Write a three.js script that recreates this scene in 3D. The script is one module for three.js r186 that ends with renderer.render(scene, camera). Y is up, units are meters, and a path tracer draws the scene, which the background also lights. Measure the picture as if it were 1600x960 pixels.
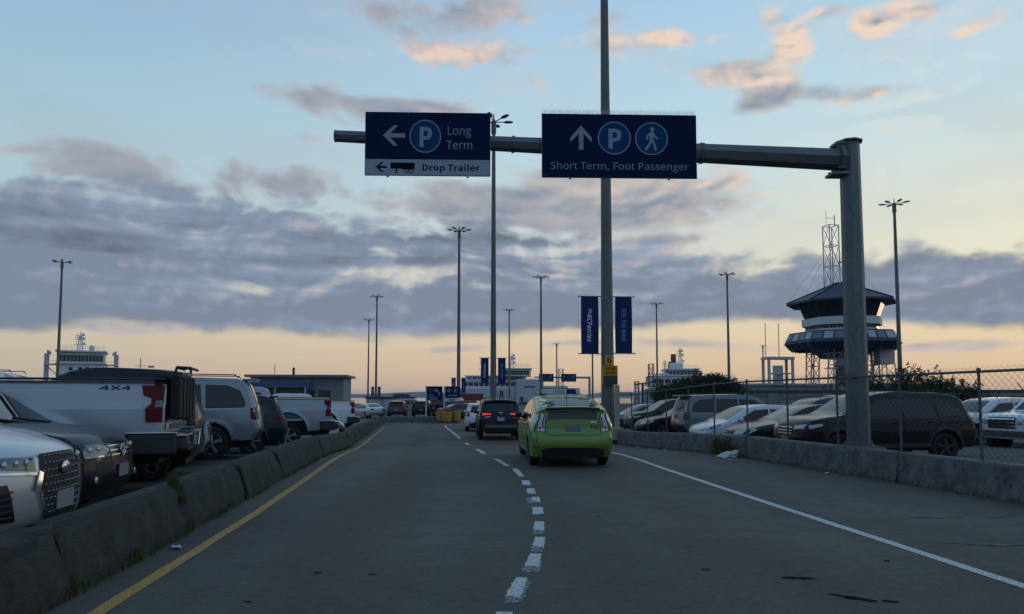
import * as THREE from 'three';
import { mergeGeometries } from 'three/addons/utils/BufferGeometryUtils.js';
import { RoundedBoxGeometry } from 'three/addons/geometries/RoundedBoxGeometry.js';
import { FontLoader } from 'three/addons/loaders/FontLoader.js';

// ---------------------------------------------------------------- camera
const scene = new THREE.Scene();
const YAW = 5.597 * Math.PI / 180, PITCH = 3.78 * Math.PI / 180;
const camera = new THREE.PerspectiveCamera(46.397, 1600 / 960, 0.1, 12000);
camera.position.set(0, 1.44, 0);
camera.lookAt(Math.sin(YAW) * Math.cos(PITCH), 1.44 + Math.sin(PITCH), -Math.cos(YAW) * Math.cos(PITCH));
camera.setViewOffset(1600, 960, 0, -67, 1600, 960);

// ---------------------------------------------------------------- sky: evening, sun just above the horizon behind the cloud bank, ahead to the right
const lin = (c) => (c <= 10.31 ? c / 255 / 12.92 : Math.pow((c / 255 + 0.055) / 1.055, 2.4));
const sm = (a, b, x) => { const t = Math.min(1, Math.max(0, (x - a) / (b - a))); return t * t * (3 - 2 * t); };
const mix = (a, b, t) => a + (b - a) * t;
function rng(seed) { let s = seed | 0; return () => { s = (s + 0x6d2b79f5) | 0; let t = Math.imul(s ^ (s >>> 15), 1 | s); t = (t + Math.imul(t ^ (t >>> 7), 61 | t)) ^ t; return ((t ^ (t >>> 14)) >>> 0) / 4294967296; }; }
const PERM = new Uint8Array(512), GX = new Float32Array(256), GY = new Float32Array(256);
{ const r = rng(11), p = [...Array(256).keys()]; for (let i = 255; i > 0; i--) { const j = Math.floor(r() * (i + 1)); [p[i], p[j]] = [p[j], p[i]]; }
  for (let i = 0; i < 512; i++) PERM[i] = p[i & 255];
  for (let i = 0; i < 256; i++) { const a = r() * Math.PI * 2; GX[i] = Math.cos(a); GY[i] = Math.sin(a); } }
function grad2(x, y, px, py) {            // gradient noise, period px (and py) cells; about -0.7 .. 0.7
  let x0 = Math.floor(x), y0 = Math.floor(y); const fx = x - x0, fy = y - y0;
  let x1 = x0 + 1, y1 = y0 + 1;
  if (px) { x0 = ((x0 % px) + px) % px; x1 = ((x1 % px) + px) % px; }
  if (py) { y0 = ((y0 % py) + py) % py; y1 = ((y1 % py) + py) % py; }
  const u = fx * fx * fx * (fx * (fx * 6 - 15) + 10), v = fy * fy * fy * (fy * (fy * 6 - 15) + 10);
  const h = (a, b) => PERM[PERM[a & 255] + (b & 255)];
  const a = h(x0, y0), b = h(x1, y0), c = h(x0, y1), d = h(x1, y1);
  const na = GX[a] * fx + GY[a] * fy, nb = GX[b] * (fx - 1) + GY[b] * fy, nc = GX[c] * fx + GY[c] * (fy - 1), nd = GX[d] * (fx - 1) + GY[d] * (fy - 1);
  return mix(mix(na, nb, u), mix(nc, nd, u), v);
}
function fbm(x, y, oct, px, py, gain = 0.5) { let s = 0, a = 1, f = 1; for (let i = 0; i < oct; i++) { s += a * grad2(x * f + i * 0, y * f + i * 17.3 * (py ? 0 : 1), px * f, py ? py * f : 0); a *= gain; f *= 2; } return s; }

function billow(x, y, oct, px) { let s = 0, a = 0.5, f = 1; for (let i = 0; i < oct; i++) { s += a * (1 - Math.min(1, Math.abs(grad2(x * f + i * 31, y * f + i * 17.3, px * f, 0)) * 2.4)); a *= 0.5; f *= 2; } return 1 - s; }

const SUN_AZ = 42, SUN_EL = 4;            // degrees right of the road's direction, above the horizon
// clear air: rows of elevation, columns of angle from the sun's azimuth, sRGB as seen
const AIR_EL = [0, 2, 4.5, 8, 13, 20, 29, 45, 90];
const AIR_AZ = [0, 35, 72, 105, 180];
const AIR = [
  [[220, 186, 154], [207, 178, 153], [190, 173, 157], [146, 151, 166], [126, 138, 162]],
  [[230, 198, 161], [217, 189, 159], [199, 184, 162], [148, 154, 170], [128, 141, 166]],
  [[237, 213, 174], [222, 203, 172], [206, 195, 171], [152, 160, 176], [130, 145, 172]],
  [[242, 231, 203], [221, 213, 191], [196, 199, 190], [156, 170, 188], [134, 154, 184]],
  [[228, 230, 212], [200, 214, 216], [178, 203, 209], [154, 182, 204], [142, 168, 198]],
  [[200, 225, 232], [184, 213, 226], [164, 198, 214], [148, 182, 208], [138, 170, 202]],
  [[172, 207, 230], [168, 202, 227], [146, 181, 211], [138, 173, 205], [130, 164, 200]],
  [[138, 177, 212], [132, 172, 209], [126, 165, 203], [122, 159, 198], [118, 154, 195]],
  [[112, 150, 192], [112, 150, 192], [112, 150, 192], [112, 150, 192], [112, 150, 192]],
].map((r) => r.map((c) => c.map(lin)));
// single clouds: azimuth, elevation, half width, half height (degrees), density, warmth
const CLOUDS = [[-17.6,16.4,10.7,1.1,1,0.1],[-21.8,15.1,6.6,0.6,0.8,0.1],[-6.3,22.4,6.6,1.1,0.95,0.15],[-0.1,21.6,6.6,1.1,0.75,0.25],[-2.3,29.1,8.7,1.3,0.75,0.15],[8.8,28.7,6.1,1.7,0.5,0.4],[-6.9,27.4,3.6,0.8,0.4,0.3],[-0.2,26.2,3.8,0.65,0.55,0.7],[7.2,26.2,8.7,0.7,0.5,0.75],[18.1,26.6,6.6,0.55,0.5,0.85],[12.9,24.1,8.2,1.1,0.35,0.6],[24.2,23.8,2.8,1.1,1,0.5],[27.9,25.1,1.7,1.2,0.95,1],[26.4,22.9,2.6,0.8,0.8,0.9],[32.9,25.2,1.3,0.9,1.1,1],[25.9,27.3,1.1,0.6,0.8,1],[30.2,27.0,1.8,0.5,0.7,0.95],[36.0,25.9,1.9,0.8,0.8,0.9],[40.8,24.2,3.2,1.0,0.85,0.8],[38.7,23.8,0.7,0.4,0.7,1],[26.6,21.7,3.8,0.7,1,0.15],[31.7,21.2,3.6,0.6,0.45,1],[23.8,21.3,2.3,0.5,0.4,0.7],[13.9,16.1,8.7,2.3,1,0.3],[21.3,15.9,5.6,1.7,0.6,0.9],[8.2,14.6,9.2,1.5,0.95,0.1],[15.8,12.2,4.3,0.4,0.7,0.2],[3.5,15.1,6.1,1.3,0.9,0.15],[18.7,4.1,4.6,0.4,0.8,0.3],[35.8,3.5,3.1,0.3,0.85,0.3],[39.3,3.2,3.3,0.4,0.75,0.3],[0.5,4.0,2.6,0.3,0.75,0.2],[14.2,3.3,3.1,0.3,0.7,0.3],[-9,3.0,5,0.22,0.4,0.7],[27.5,3.9,3.5,0.3,0.5,0.4],[9.5,4.0,3,0.3,0.5,0.2],[-21.1,5.0,6.1,0.5,0.6,0.3],[34.1,18.5,1.5,0.3,0.3,0.9],[-10.7,19.3,3.1,0.5,0.25,0.2],[-24.2,15.8,3.1,0.5,0.4,0.1]];
const BANK_TOP = [[-180, 12], [-90, 12.5], [-60, 12.8], [-30.4, 13.5], [-25, 14.5], [-18.8, 14.8], [-13.4, 13.6], [-6.7, 13.6], [-2.1, 13.9], [3.5, 14], [10.8, 11.7], [18.3, 10.9], [25.4, 10.2], [29.9, 10.5], [34, 10], [37.9, 9.6], [41.4, 9.6], [60, 9.8], [90, 11], [180, 12]];
const BANK_LOW = [[-180, 5], [-60, 4.6], [-30, 4.2], [-22.7, 5.2], [-16.4, 5.2], [-9.4, 4.7], [-4.6, 4.6], [0.5, 4.8], [10.7, 5.3], [18.2, 5.4], [25.3, 5.7], [33.9, 5.1], [41.3, 4.6], [60, 4.8], [180, 5]];
const along = (t, x) => { let i = 1; while (i < t.length - 1 && t[i][0] < x) i++; const [a, b] = [t[i - 1], t[i]]; return mix(a[1], b[1], sm(a[0], b[0], x)); };
const SHADE = [118, 132, 153].map(lin), GREY = [168, 171, 180].map(lin), PEACH = [243, 214, 190].map(lin), ROSE = [206, 186, 182].map(lin);
function makeSky(w, h) {
  const data = new Float32Array(w * h * 4), row = new Float64Array(3), half = h / 2;
  const DEG = 180 / Math.PI;
  const cols = [];
  for (let x = 0; x < w; x++) {
    const t = ((x + 0.5) / w - 0.5) * Math.PI * 2, az = Math.atan2(Math.cos(t), -Math.sin(t)) * DEG;   // azimuth right of -z
    let ds = Math.abs(az - SUN_AZ); if (ds > 180) ds = 360 - ds;
    let k = 1; while (k < AIR_AZ.length - 1 && AIR_AZ[k] < ds) k++;
    cols.push({ az, ds, k, ft: sm(AIR_AZ[k - 1], AIR_AZ[k], ds) * 0.5 + 0.5 * Math.min(1, Math.max(0, (ds - AIR_AZ[k - 1]) / (AIR_AZ[k] - AIR_AZ[k - 1]))), top: along(BANK_TOP, az), low: along(BANK_LOW, az), near: CLOUDS.filter((c) => Math.abs(az - c[0]) < c[2] * 2.2) });
  }
  for (let y = 0; y < h; y++) {
    const el = ((y + 0.5) / h - 0.5) * 180;
    const o0 = y * w * 4;
    if (el < 0) { for (let x = 0; x < w; x++) { const o = o0 + x * 4; data[o] = 0.10; data[o + 1] = 0.11; data[o + 2] = 0.12; data[o + 3] = 1; } continue; }
    let r = 1; while (r < AIR_EL.length - 1 && AIR_EL[r] < el) r++;
    const fe = Math.min(1, (el - AIR_EL[r - 1]) / (AIR_EL[r] - AIR_EL[r - 1]));
    for (let x = 0; x < w; x++) {
      const { az, ds, k, ft, top, low, near } = cols[x], o = o0 + x * 4;
      for (let c = 0; c < 3; c++) row[c] = mix(mix(AIR[r - 1][k - 1][c], AIR[r - 1][k][c], ft), mix(AIR[r][k - 1][c], AIR[r][k][c], ft), fe);
      if (el < 60) {
        // noise in a frame whose cells are wider than tall; the horizontal period closes the circle
        const u = (az + 180) / 360 * 48, v = el / 3.6;
        const wx = fbm(u * 0.5 + 3.1, v * 0.5 + 9.2, 3, 24, 0), wy = fbm(u * 0.5 + 7.7, v * 0.5 + 2.4, 3, 24, 0);
        const un = u + wx * 0.3, vn = v + wy * 0.35;
        const n = fbm(un, vn, 6, 48, 0, 0.52);
        const puff = billow(un * 2, vn * 1.7, 5, 96);           // 0 .. 1, rounded heads
        const big = fbm(u * 0.25, v * 0.6 + 5.5, 2, 12, 0);
        let dens = 0, warm = 0, wsum = 1e-6;
        for (const c of near) {
          const dx = (az - c[0] + wx * 1.6) / c[2], dy = (el - c[1] + wy * 0.7) / c[3], q = dx * dx + dy * dy;
          if (q < 6) { const e = Math.exp(-q * 0.95) * c[4]; dens += e; warm += e * c[5]; wsum += e; }
        }
        const streak = fbm(u * 0.35 + wx * 0.4, v * 2.3 + wy * 0.3, 4, 16.8 | 0, 0, 0.55);      // flat horizontal layering
        const tatter = n * 0.75 + (puff - 0.45) * 0.55;
        const bt = top + n * 1.5 + wy * 1.2 + puff * 1.3, bl = low + n * 0.5 + wx * 0.3 - (puff - 0.4) * 0.35;
        let bank = sm(bt + 0.7, bt - 1.3, el) * sm(bl - 0.75, bl + 0.75, el);
        const centre = sm(-10, -2, az) * sm(17, 8, az) * sm(7, 9.5, el);
        const gap = sm(0.05, 0.9, n * 0.55 + streak * 0.55 + big * 0.4 - (puff - 0.4) * 0.6 + 0.36 * centre - 0.1);
        bank *= 1 - gap * 0.82 * sm(6.0, 8.5, el);
        const veil = sm(-0.3, 0.6, n * 0.6 + big) * 0.22 * sm(9, 15, el) * sm(50, 30, el);
        // clouds higher up outside what is laid out above, of the same kind
        const high = sm(0.15, 0.8, n * 0.8 + big * 0.9 + (puff - 0.4) * 0.4) * sm(13, 20, el) * sm(62, 40, el) * Math.max(sm(44, 56, az), sm(-33, -48, az), sm(30, 36, el)) * 0.75;
        const dd = Math.max(0, dens * 0.95 + tatter * Math.min(1, dens * 3.2) - 0.12);
        const single = sm(0.0, 0.75, dd) * 0.93;
        const nl = fbm(un + 0.06 * (az < SUN_AZ ? 1 : -1), vn - 0.14, 5, 48, 0, 0.52);
        const relief = (n - nl) * 1.9 + (puff - 0.45) * 0.55;      // towards the light a cloud thins: its lit rim
        const nearSun = sm(105, 15, ds), w0 = warm / wsum;
        const lit = Math.min(1, Math.max(0, w0 * (0.62 + relief * 0.9)));
        const al = Math.max(single, high, veil * (1 - single));
        const thick = sm(0.05, 1.0, bank), rim = sm(0.0, 0.5, relief * 0.5 + gap * 0.55 - 0.06) * sm(5.4, 8, el) * nearSun;
        const tone = 1 + n * 0.2 + streak * 0.3 + big * 0.2 + relief * 0.25;
        for (let c = 0; c < 3; c++) {
          const dark = mix(GREY[c], SHADE[c], sm(0.25, 1, dd) * (1 - lit) * 0.8) * (1 + relief * 0.12);
          const col = mix(dark, mix(ROSE[c], PEACH[c], nearSun), Math.min(1, lit * 1.25)) * mix(0.85, 1, sm(170, 70, ds));
          row[c] = mix(row[c], col, al * 0.93);
          // the bank: dark where thick, rims lit from behind
          let bc = SHADE[c] * mix(0.92, 1.2, nearSun) * tone;
          bc = mix(bc, mix(GREY[c], ROSE[c], 0.65), rim * 0.75);
          row[c] = mix(row[c], bc * mix(0.9, 1, sm(170, 80, ds)), thick * 0.95);
        }
      }
      data[o] = row[0]; data[o + 1] = row[1]; data[o + 2] = row[2]; data[o + 3] = 1;
    }
  }
  const t = new THREE.DataTexture(data, w, h, THREE.RGBAFormat, THREE.FloatType);
  t.mapping = THREE.EquirectangularReflectionMapping; t.magFilter = THREE.LinearFilter; t.needsUpdate = true;
  return t;
}
const skyTexture = makeSky(4096, 2048);
scene.background = skyTexture; scene.environment = skyTexture;

const sun = new THREE.DirectionalLight(new THREE.Color().setRGB(1, 0.72, 0.48), 0.06);
{ const a = SUN_AZ * Math.PI / 180, e = SUN_EL * Math.PI / 180; sun.position.set(Math.sin(a) * Math.cos(e), Math.sin(e), -Math.cos(a) * Math.cos(e)).multiplyScalar(300); }
sun.name = 'sun'; sun.castShadow = true; sun.shadow.radius = 20; sun.shadow.mapSize.set(2048, 2048);
Object.assign(sun.shadow.camera, { left: -120, right: 120, top: 120, bottom: -120, near: 1, far: 800 });
scene.add(sun, sun.target);

const renderer = new THREE.WebGLRenderer({ antialias: true });
renderer.toneMapping = THREE.LinearToneMapping;
renderer.toneMappingExposure = 1;
renderer.shadowMap.enabled = true;

// ---------------------------------------------------------------- helpers
const rgb = (r, g, b) => new THREE.Color().setRGB(r, g, b);
const mat = (r, g, b, rough = 0.8, o = {}) => new THREE.MeshStandardMaterial({ color: rgb(r, g, b), roughness: rough, ...o });
const used = new Map();
function numbered(n) { const k = used.get(n) ?? 0; used.set(n, k + 1); return k ? n + '_' + String(k).padStart(3, '0') : n; }
function shadows(o) { o.castShadow = true; o.receiveShadow = true; return o; }
function tag(o, label, category, group, kind) { if (label) o.userData.label = label; if (category) o.userData.category = category; if (group) o.userData.group = group; if (kind) o.userData.kind = kind; return o; }
function thing(name, label, category, pos = [0, 0, 0], turn = 0, group) {
  const o = new THREE.Group(); o.name = numbered(name); o.position.set(...pos); o.rotation.y = turn; scene.add(o);
  return tag(o, label, category, group);
}
function part(name, geo, m, parent) { const o = shadows(new THREE.Mesh(Array.isArray(geo) ? merge(geo) : geo, m)); o.name = name; parent.add(o); return o; }
function solo(name, geo, m, label, category, pos = [0, 0, 0], turn = 0, group) { const o = shadows(new THREE.Mesh(Array.isArray(geo) ? merge(geo) : geo, m)); o.name = numbered(name); o.position.set(...pos); o.rotation.y = turn; scene.add(o); return tag(o, label, category, group); }
function setting(name, geo, m) { const o = shadows(new THREE.Mesh(geo, m)); o.name = numbered(name); o.userData.kind = 'structure'; scene.add(o); return o; }
function merge(list) {
  const l = list.map((g) => { g = g.index ? g.toNonIndexed() : g.clone(); for (const k of Object.keys(g.attributes)) if (!['position', 'normal', 'uv'].includes(k)) g.deleteAttribute(k); if (!g.attributes.uv) g.setAttribute('uv', new THREE.BufferAttribute(new Float32Array(g.attributes.position.count * 2), 2)); return g; });
  return l.length === 1 ? l[0] : mergeGeometries(l);
}
const box = (x, y, z, w, h, d) => new THREE.BoxGeometry(w, h, d).translate(x, y, z);
const rbox = (x, y, z, w, h, d, r = 0.02, s = 2) => new RoundedBoxGeometry(w, h, d, s, Math.min(r, w / 2.01, h / 2.01, d / 2.01)).translate(x, y, z);
const cyl = (x, y, z, r0, r1, h, n = 12, open = false) => new THREE.CylinderGeometry(r1, r0, h, n, 1, open).translate(x, y + h / 2, z);    // r0 at the foot
function bar(a, b, r, n = 6, r2 = r) {
  const A = new THREE.Vector3(...a), B = new THREE.Vector3(...b), d = B.clone().sub(A), L = d.length();
  return new THREE.CylinderGeometry(r2, r, L, n).translate(0, L / 2, 0).applyQuaternion(new THREE.Quaternion().setFromUnitVectors(new THREE.Vector3(0, 1, 0), d.normalize())).translate(...a);
}
function prism(poly, depth, bevel = 0) {       // polygon in xy, thickness along z
  const s = new THREE.Shape(poly.map(([x, y]) => new THREE.Vector2(x, y)));
  return new THREE.ExtrudeGeometry(s, { depth, bevelEnabled: bevel > 0, bevelSize: bevel, bevelThickness: bevel, bevelSegments: 1, curveSegments: 6 });
}
function canvas(w, h, draw) {
  const c = document.createElement('canvas'); c.width = w; c.height = h; const g = c.getContext('2d'); draw(g, w, h);
  const t = new THREE.CanvasTexture(c); t.colorSpace = THREE.SRGBColorSpace; t.magFilter = THREE.LinearFilter; return t;
}
// tileable grain: fn(x, y in 0..1, n(cells, octaves, gain)) -> [r, g, b] linear or one value
function grain(size, fn, color) {
  const d = new Uint8Array(size * size * 4), enc = (v) => { v = Math.min(1, Math.max(0, v)); return 255 * (color ? (v <= 0.0031308 ? v * 12.92 : 1.055 * Math.pow(v, 1 / 2.4) - 0.055) : v); };
  for (let j = 0; j < size; j++) for (let i = 0; i < size; i++) {
    const x = i / size, y = j / size, v = fn((c, o, g = 0.5, s = 0) => fbm(x * c + s * 0, (y + s * 0.137) * c, o, c, c, g), x, y), o = (j * size + i) * 4;
    if (Array.isArray(v)) { d[o] = enc(v[0]); d[o + 1] = enc(v[1]); d[o + 2] = enc(v[2]); } else d[o] = d[o + 1] = d[o + 2] = enc(v);
    d[o + 3] = 255;
  }
  const t = new THREE.DataTexture(d, size, size); t.wrapS = t.wrapT = THREE.RepeatWrapping; t.magFilter = THREE.LinearFilter; t.minFilter = THREE.LinearMipmapLinearFilter; t.generateMipmaps = true;
  if (color) t.colorSpace = THREE.SRGBColorSpace; t.needsUpdate = true; return t;
}
const rep = (t, x, y = x) => { t = t.clone(); t.repeat.set(x, y); t.needsUpdate = true; return t; };
function planarUV(geo, scale = 1) {            // uv in metres from the dominant axis of each face's normal
  const p = geo.attributes.position, n = geo.attributes.normal, uv = new Float32Array(p.count * 2);
  for (let i = 0; i < p.count; i++) {
    const a = Math.abs(n.getX(i)), b = Math.abs(n.getY(i)), c = Math.abs(n.getZ(i)); let u, v;
    if (b > a && b > c) { u = p.getX(i); v = p.getZ(i); } else if (a > c) { u = p.getZ(i); v = p.getY(i); } else { u = p.getX(i); v = p.getY(i); }
    uv[i * 2] = u * scale; uv[i * 2 + 1] = v * scale;
  }
  geo.setAttribute('uv', new THREE.BufferAttribute(uv, 2)); return geo;
}
const FONT = await new FontLoader().loadAsync('fonts/droid/droid_sans_bold.typeface.json');
const GR = rng(5);
const T_SPECK = grain(512, (n) => 0.5 + n(128, 2, 0.6) * 0.5 + n(16, 3) * 0.18, false);
const T_CONC = grain(512, (n) => { const v = 1 + n(8, 5, 0.6) * 0.55 + n(128, 2) * 0.25, d = sm(0.15, 0.5, n(24, 3, 0.6)) * 0.4; return [0.9 * v * (1 - d), 0.9 * v * (1 - d), 0.9 * v * (1 - d * 1.05)].map((q) => q * 0.62); }, true);
const T_GALV = grain(256, (n) => { const v = 0.72 + n(24, 3, 0.6) * 0.35 + n(6, 2) * 0.2; return [v, v, v * 1.01]; }, true);
const T_SOFT = grain(256, (n) => { const v = 0.86 + n(16, 4, 0.6) * 0.2 + n(3, 2) * 0.12; return [v, v, v]; }, true);
const T_FLAKE = grain(256, (n) => 0.5 + n(128, 1) * 0.6, false);
const T_DUST = grain(256, (n) => 0.32 + Math.max(0, n(6, 4, 0.6)) * 0.5 + n(64, 2) * 0.1, false);

// ---------------------------------------------------------------- vehicles
// A body is laid out from its side view: an outline in x (forward) and y, half widths over it, and patches laid on that surface.
function fillet(pts, step = 0.07) {
  const out = [], n = pts.length, V = (p) => new THREE.Vector2(p[0], p[1]);
  for (let i = 0; i < n; i++) {
    const p = V(pts[i]), r = pts[i][2] ?? 0.03;
    if (i === 0 || i === n - 1 || r <= 0) { out.push(p); continue; }
    const a = V(pts[i - 1]).sub(p), b = V(pts[i + 1]).sub(p), k = Math.min(r, a.length() * 0.48, b.length() * 0.48);
    const A = a.normalize().multiplyScalar(k).add(p), B = b.normalize().multiplyScalar(k).add(p);
    for (let j = 0; j <= 5; j++) { const t = j / 5; out.push(new THREE.Vector2((1 - t) * (1 - t) * A.x + 2 * t * (1 - t) * p.x + t * t * B.x, (1 - t) * (1 - t) * A.y + 2 * t * (1 - t) * p.y + t * t * B.y)); }
  }
  const res = [out[0]];
  for (let i = 1; i < out.length; i++) { const L = out[i].distanceTo(out[i - 1]), m = Math.max(1, Math.ceil(L / step)); for (let j = 1; j <= m; j++) res.push(out[i - 1].clone().lerp(out[i], j / m)); }
  return res;
}
function clipHalf(poly, ax, v, keepGreater) {
  const out = [], n = poly.length, ins = (p) => (keepGreater ? p[ax] >= v : p[ax] <= v);
  for (let i = 0; i < n; i++) { const a = poly[i], b = poly[(i + 1) % n], ia = ins(a), ib = ins(b); if (ia) out.push(a); if (ia !== ib) { const t = (v - a[ax]) / (b[ax] - a[ax]); out.push([a[0] + (b[0] - a[0]) * t, a[1] + (b[1] - a[1]) * t]); } }
  return out;
}
function sheet(poly, map, du, dv, off = 0, away = null) {   // polygon in a surface's own coordinates -> mesh on that surface, off metres proud
  const P = [], N = [], UV = [], us = poly.map((p) => p[0]), vs = poly.map((p) => p[1]), u0 = Math.min(...us), u1 = Math.max(...us), v0 = Math.min(...vs), v1 = Math.max(...vs);
  const cuts = Array.isArray(du) ? du : null, nu = cuts ? cuts.length - 1 : Math.max(1, Math.ceil((u1 - u0) / du)), nv = Math.max(1, Math.ceil((v1 - v0) / dv)), a = new THREE.Vector3(), b = new THREE.Vector3(), c = new THREE.Vector3(), n = new THREE.Vector3(), e = 0.004;
  const cache = new Map();
  const vert = (u, v) => {
    const key = u.toFixed(5) + ',' + v.toFixed(5); if (cache.has(key)) return cache.get(key);
    map(u - e, v, a); map(u + e, v, b); n.copy(b).sub(a); map(u, v - e, a); map(u, v + e, b); b.sub(a); n.cross(b).normalize(); map(u, v, c);
    if (away && n.dot(away(c, b)) < 0) n.negate();
    const r = [c.x + n.x * off, c.y + n.y * off, c.z + n.z * off, n.x, n.y, n.z, u, v]; cache.set(key, r); return r;
  };
  const tri = (p, q, r) => {
    const A = vert(...p), B = vert(...q), C = vert(...r), gx = (B[1] - A[1]) * (C[2] - A[2]) - (B[2] - A[2]) * (C[1] - A[1]), gy = (B[2] - A[2]) * (C[0] - A[0]) - (B[0] - A[0]) * (C[2] - A[2]), gz = (B[0] - A[0]) * (C[1] - A[1]) - (B[1] - A[1]) * (C[0] - A[0]);
    if (gx * gx + gy * gy + gz * gz < 1e-16) return;
    for (const V of gx * A[3] + gy * A[4] + gz * A[5] >= 0 ? [A, B, C] : [A, C, B]) { P.push(V[0], V[1], V[2]); N.push(V[3], V[4], V[5]); UV.push(V[6], V[7]); }
  };
  for (let i = 0; i < nu; i++) {
    const ua = cuts ? cuts[i] : u0 + (u1 - u0) * i / nu, ub = cuts ? cuts[i + 1] : u0 + (u1 - u0) * (i + 1) / nu, col = clipHalf(clipHalf(poly, 0, ua, true), 0, ub, false);
    if (col.length < 3) continue;
    for (let j = 0; j < nv; j++) {
      const va = v0 + (v1 - v0) * j / nv, vb = v0 + (v1 - v0) * (j + 1) / nv, cell = clipHalf(clipHalf(col, 1, va, true), 1, vb, false).filter((p, k, l) => { const q = l[(k + 1) % l.length]; return Math.abs(p[0] - q[0]) + Math.abs(p[1] - q[1]) > 1e-6; });
      if (cell.length < 3) continue;
      for (const [x, y, z] of THREE.ShapeUtils.triangulateShape(cell.map((p) => new THREE.Vector2(...p)), [])) tri(cell[x], cell[y], cell[z]);
    }
  }
  const g = new THREE.BufferGeometry(); g.setAttribute('position', new THREE.BufferAttribute(new Float32Array(P), 3)); g.setAttribute('normal', new THREE.BufferAttribute(new Float32Array(N), 3)); g.setAttribute('uv', new THREE.BufferAttribute(new Float32Array(UV), 2));
  return g;
}
class Body {
  constructor(s) {
    Object.assign(this, { hw: 0.9, belt: 1.0, roof: 1.6, tumble: 0.16, bowF: 0.16, bowR: 0.1, crown: 0.04, r: 0.08, taperF: 0.1, taperR: 0.06, flare: 0.012, shoulder: 0.03 }, s);
    this.chain = fillet(s.top); const n = this.chain.length, f = this.chain[n - 1], b = this.chain[0];
    const lower = [[f.x, f.y]];
    for (const wx of [s.axles[1], s.axles[0]]) {
      const yb = mix(b.y, f.y, (wx - b.x) / (f.x - b.x)), cy = s.ay ?? s.R, ra = s.arch, half = Math.sqrt(Math.max(0.01, ra * ra - (yb - cy) * (yb - cy))), a0 = Math.atan2(yb - cy, half), a1 = Math.PI - a0;
      for (let k = 0; k <= 14; k++) { const a = a0 + (a1 - a0) * k / 14; lower.push([wx + Math.cos(a) * ra, cy + Math.sin(a) * ra]); }
    }
    lower.push([b.x, b.y]);
    this.lower = [new THREE.Vector2(...lower[0])];
    for (let i = 1; i < lower.length; i++) { const A = new THREE.Vector2(...lower[i - 1]), B = new THREE.Vector2(...lower[i]), m = Math.max(1, Math.ceil(A.distanceTo(B) / 0.15)); for (let j = 1; j <= m; j++) this.lower.push(A.clone().lerp(B, j / m)); }
    this.poly = [...this.chain, ...this.lower.slice(1, -1)].map((p) => [p.x, p.y]);
    this.x0 = Math.min(...this.poly.map((p) => p[0])); this.x1 = Math.max(...this.poly.map((p) => p[0]));
    this.len = [0]; for (let i = 1; i < n; i++) this.len.push(this.len[i - 1] + this.chain[i].distanceTo(this.chain[i - 1]));
  }
  W(x, y) {
    const s = this; let w = 1;
    const tf = sm(s.x1 - 1.0, s.x1 + 0.1, x), tr = sm(s.x0 + 0.9, s.x0 - 0.1, x);
    w -= s.taperF * tf * tf + s.taperR * tr * tr;
    const ym = s.belt * 0.68;
    if (y < ym) w -= 0.07 * Math.pow((ym - y) / ym, 2); else if (y < s.belt) w -= s.shoulder * Math.pow((y - ym) / (s.belt - ym), 2);
    else w -= s.shoulder + s.tumble * Math.pow((y - s.belt) / (s.roof - s.belt), 1.15) + 0.02 * sm(s.belt, s.belt + 0.05, y);
    let z = s.hw * w;
    for (const wx of s.axles) { const d = Math.hypot(x - wx, y - (s.ay ?? s.R)) - s.arch; z += s.flare * Math.exp(-d * d / 0.006); }
    return z;
  }
  Z(x, y) {
    let cut = 0; const s = this;
    const seg = (l, r) => {
      for (let i = 1; i < l.length; i++) {
        const ax = l[i - 1].x, ay = l[i - 1].y, bx = l[i].x - ax, by = l[i].y - ay, px = x - ax, py = y - ay;
        if (Math.abs(px) > r + 0.12 || Math.abs(py) > r + 0.12) continue;
        const t = Math.min(1, Math.max(0, (px * bx + py * by) / (bx * bx + by * by + 1e-9))), dx = px - bx * t, dy = py - by * t, d = Math.sqrt(dx * dx + dy * dy);
        if (d < r) { const q = 1 - d / r; cut = Math.max(cut, r * (1 - Math.sqrt(Math.max(0, 1 - q * q)))); }
      }
    };
    seg(s.chain, s.r); seg(s.lower, 0.022);
    return s.W(x, y) - cut;
  }
  bend(x, y, z, o) {
    const s = this, q = Math.min(1.2, Math.abs(z) / s.hw);
    const f = sm(s.x1 - 0.75, s.x1, x), r = sm(s.x0 + 0.6, s.x0, x);
    o.x = x - s.bowF * Math.pow(q, 2.6) * f + s.bowR * Math.pow(q, 2.6) * r;
    o.y = y - s.crown * q * q * sm(s.belt * 0.7, s.belt * 0.95, y);
    o.z = z; return o;
  }
  side(sign, poly, off = 0.004, du = 0.07) { return sheet(poly, (x, y, o) => this.bend(x, y, sign * this.Z(x, y), o), du, Array.isArray(du) ? 0.04 : du, off, (p, t) => t.set(0, 0, sign)); }
  at(s) { const l = this.len; s = Math.min(l[l.length - 1] - 1e-5, Math.max(0, s)); let i = 1; while (l[i] < s) i++; const t = (s - l[i - 1]) / (l[i] - l[i - 1]); return [mix(this.chain[i - 1].x, this.chain[i].x, t), mix(this.chain[i - 1].y, this.chain[i].y, t)]; }
  sOf(y, front) {
    const c = this.chain, n = c.length;
    if (!front) { for (let i = 1; i < n; i++) if (c[i].y >= y) { const t = (y - c[i - 1].y) / (c[i].y - c[i - 1].y || 1); return mix(this.len[i - 1], this.len[i], Math.max(0, t)); } }
    else for (let i = n - 2; i >= 0; i--) if (c[i].y >= y) { const t = (y - c[i + 1].y) / (c[i].y - c[i + 1].y || 1); return mix(this.len[i + 1], this.len[i], Math.max(0, t)); }
    return this.len[n >> 1];
  }
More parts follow.
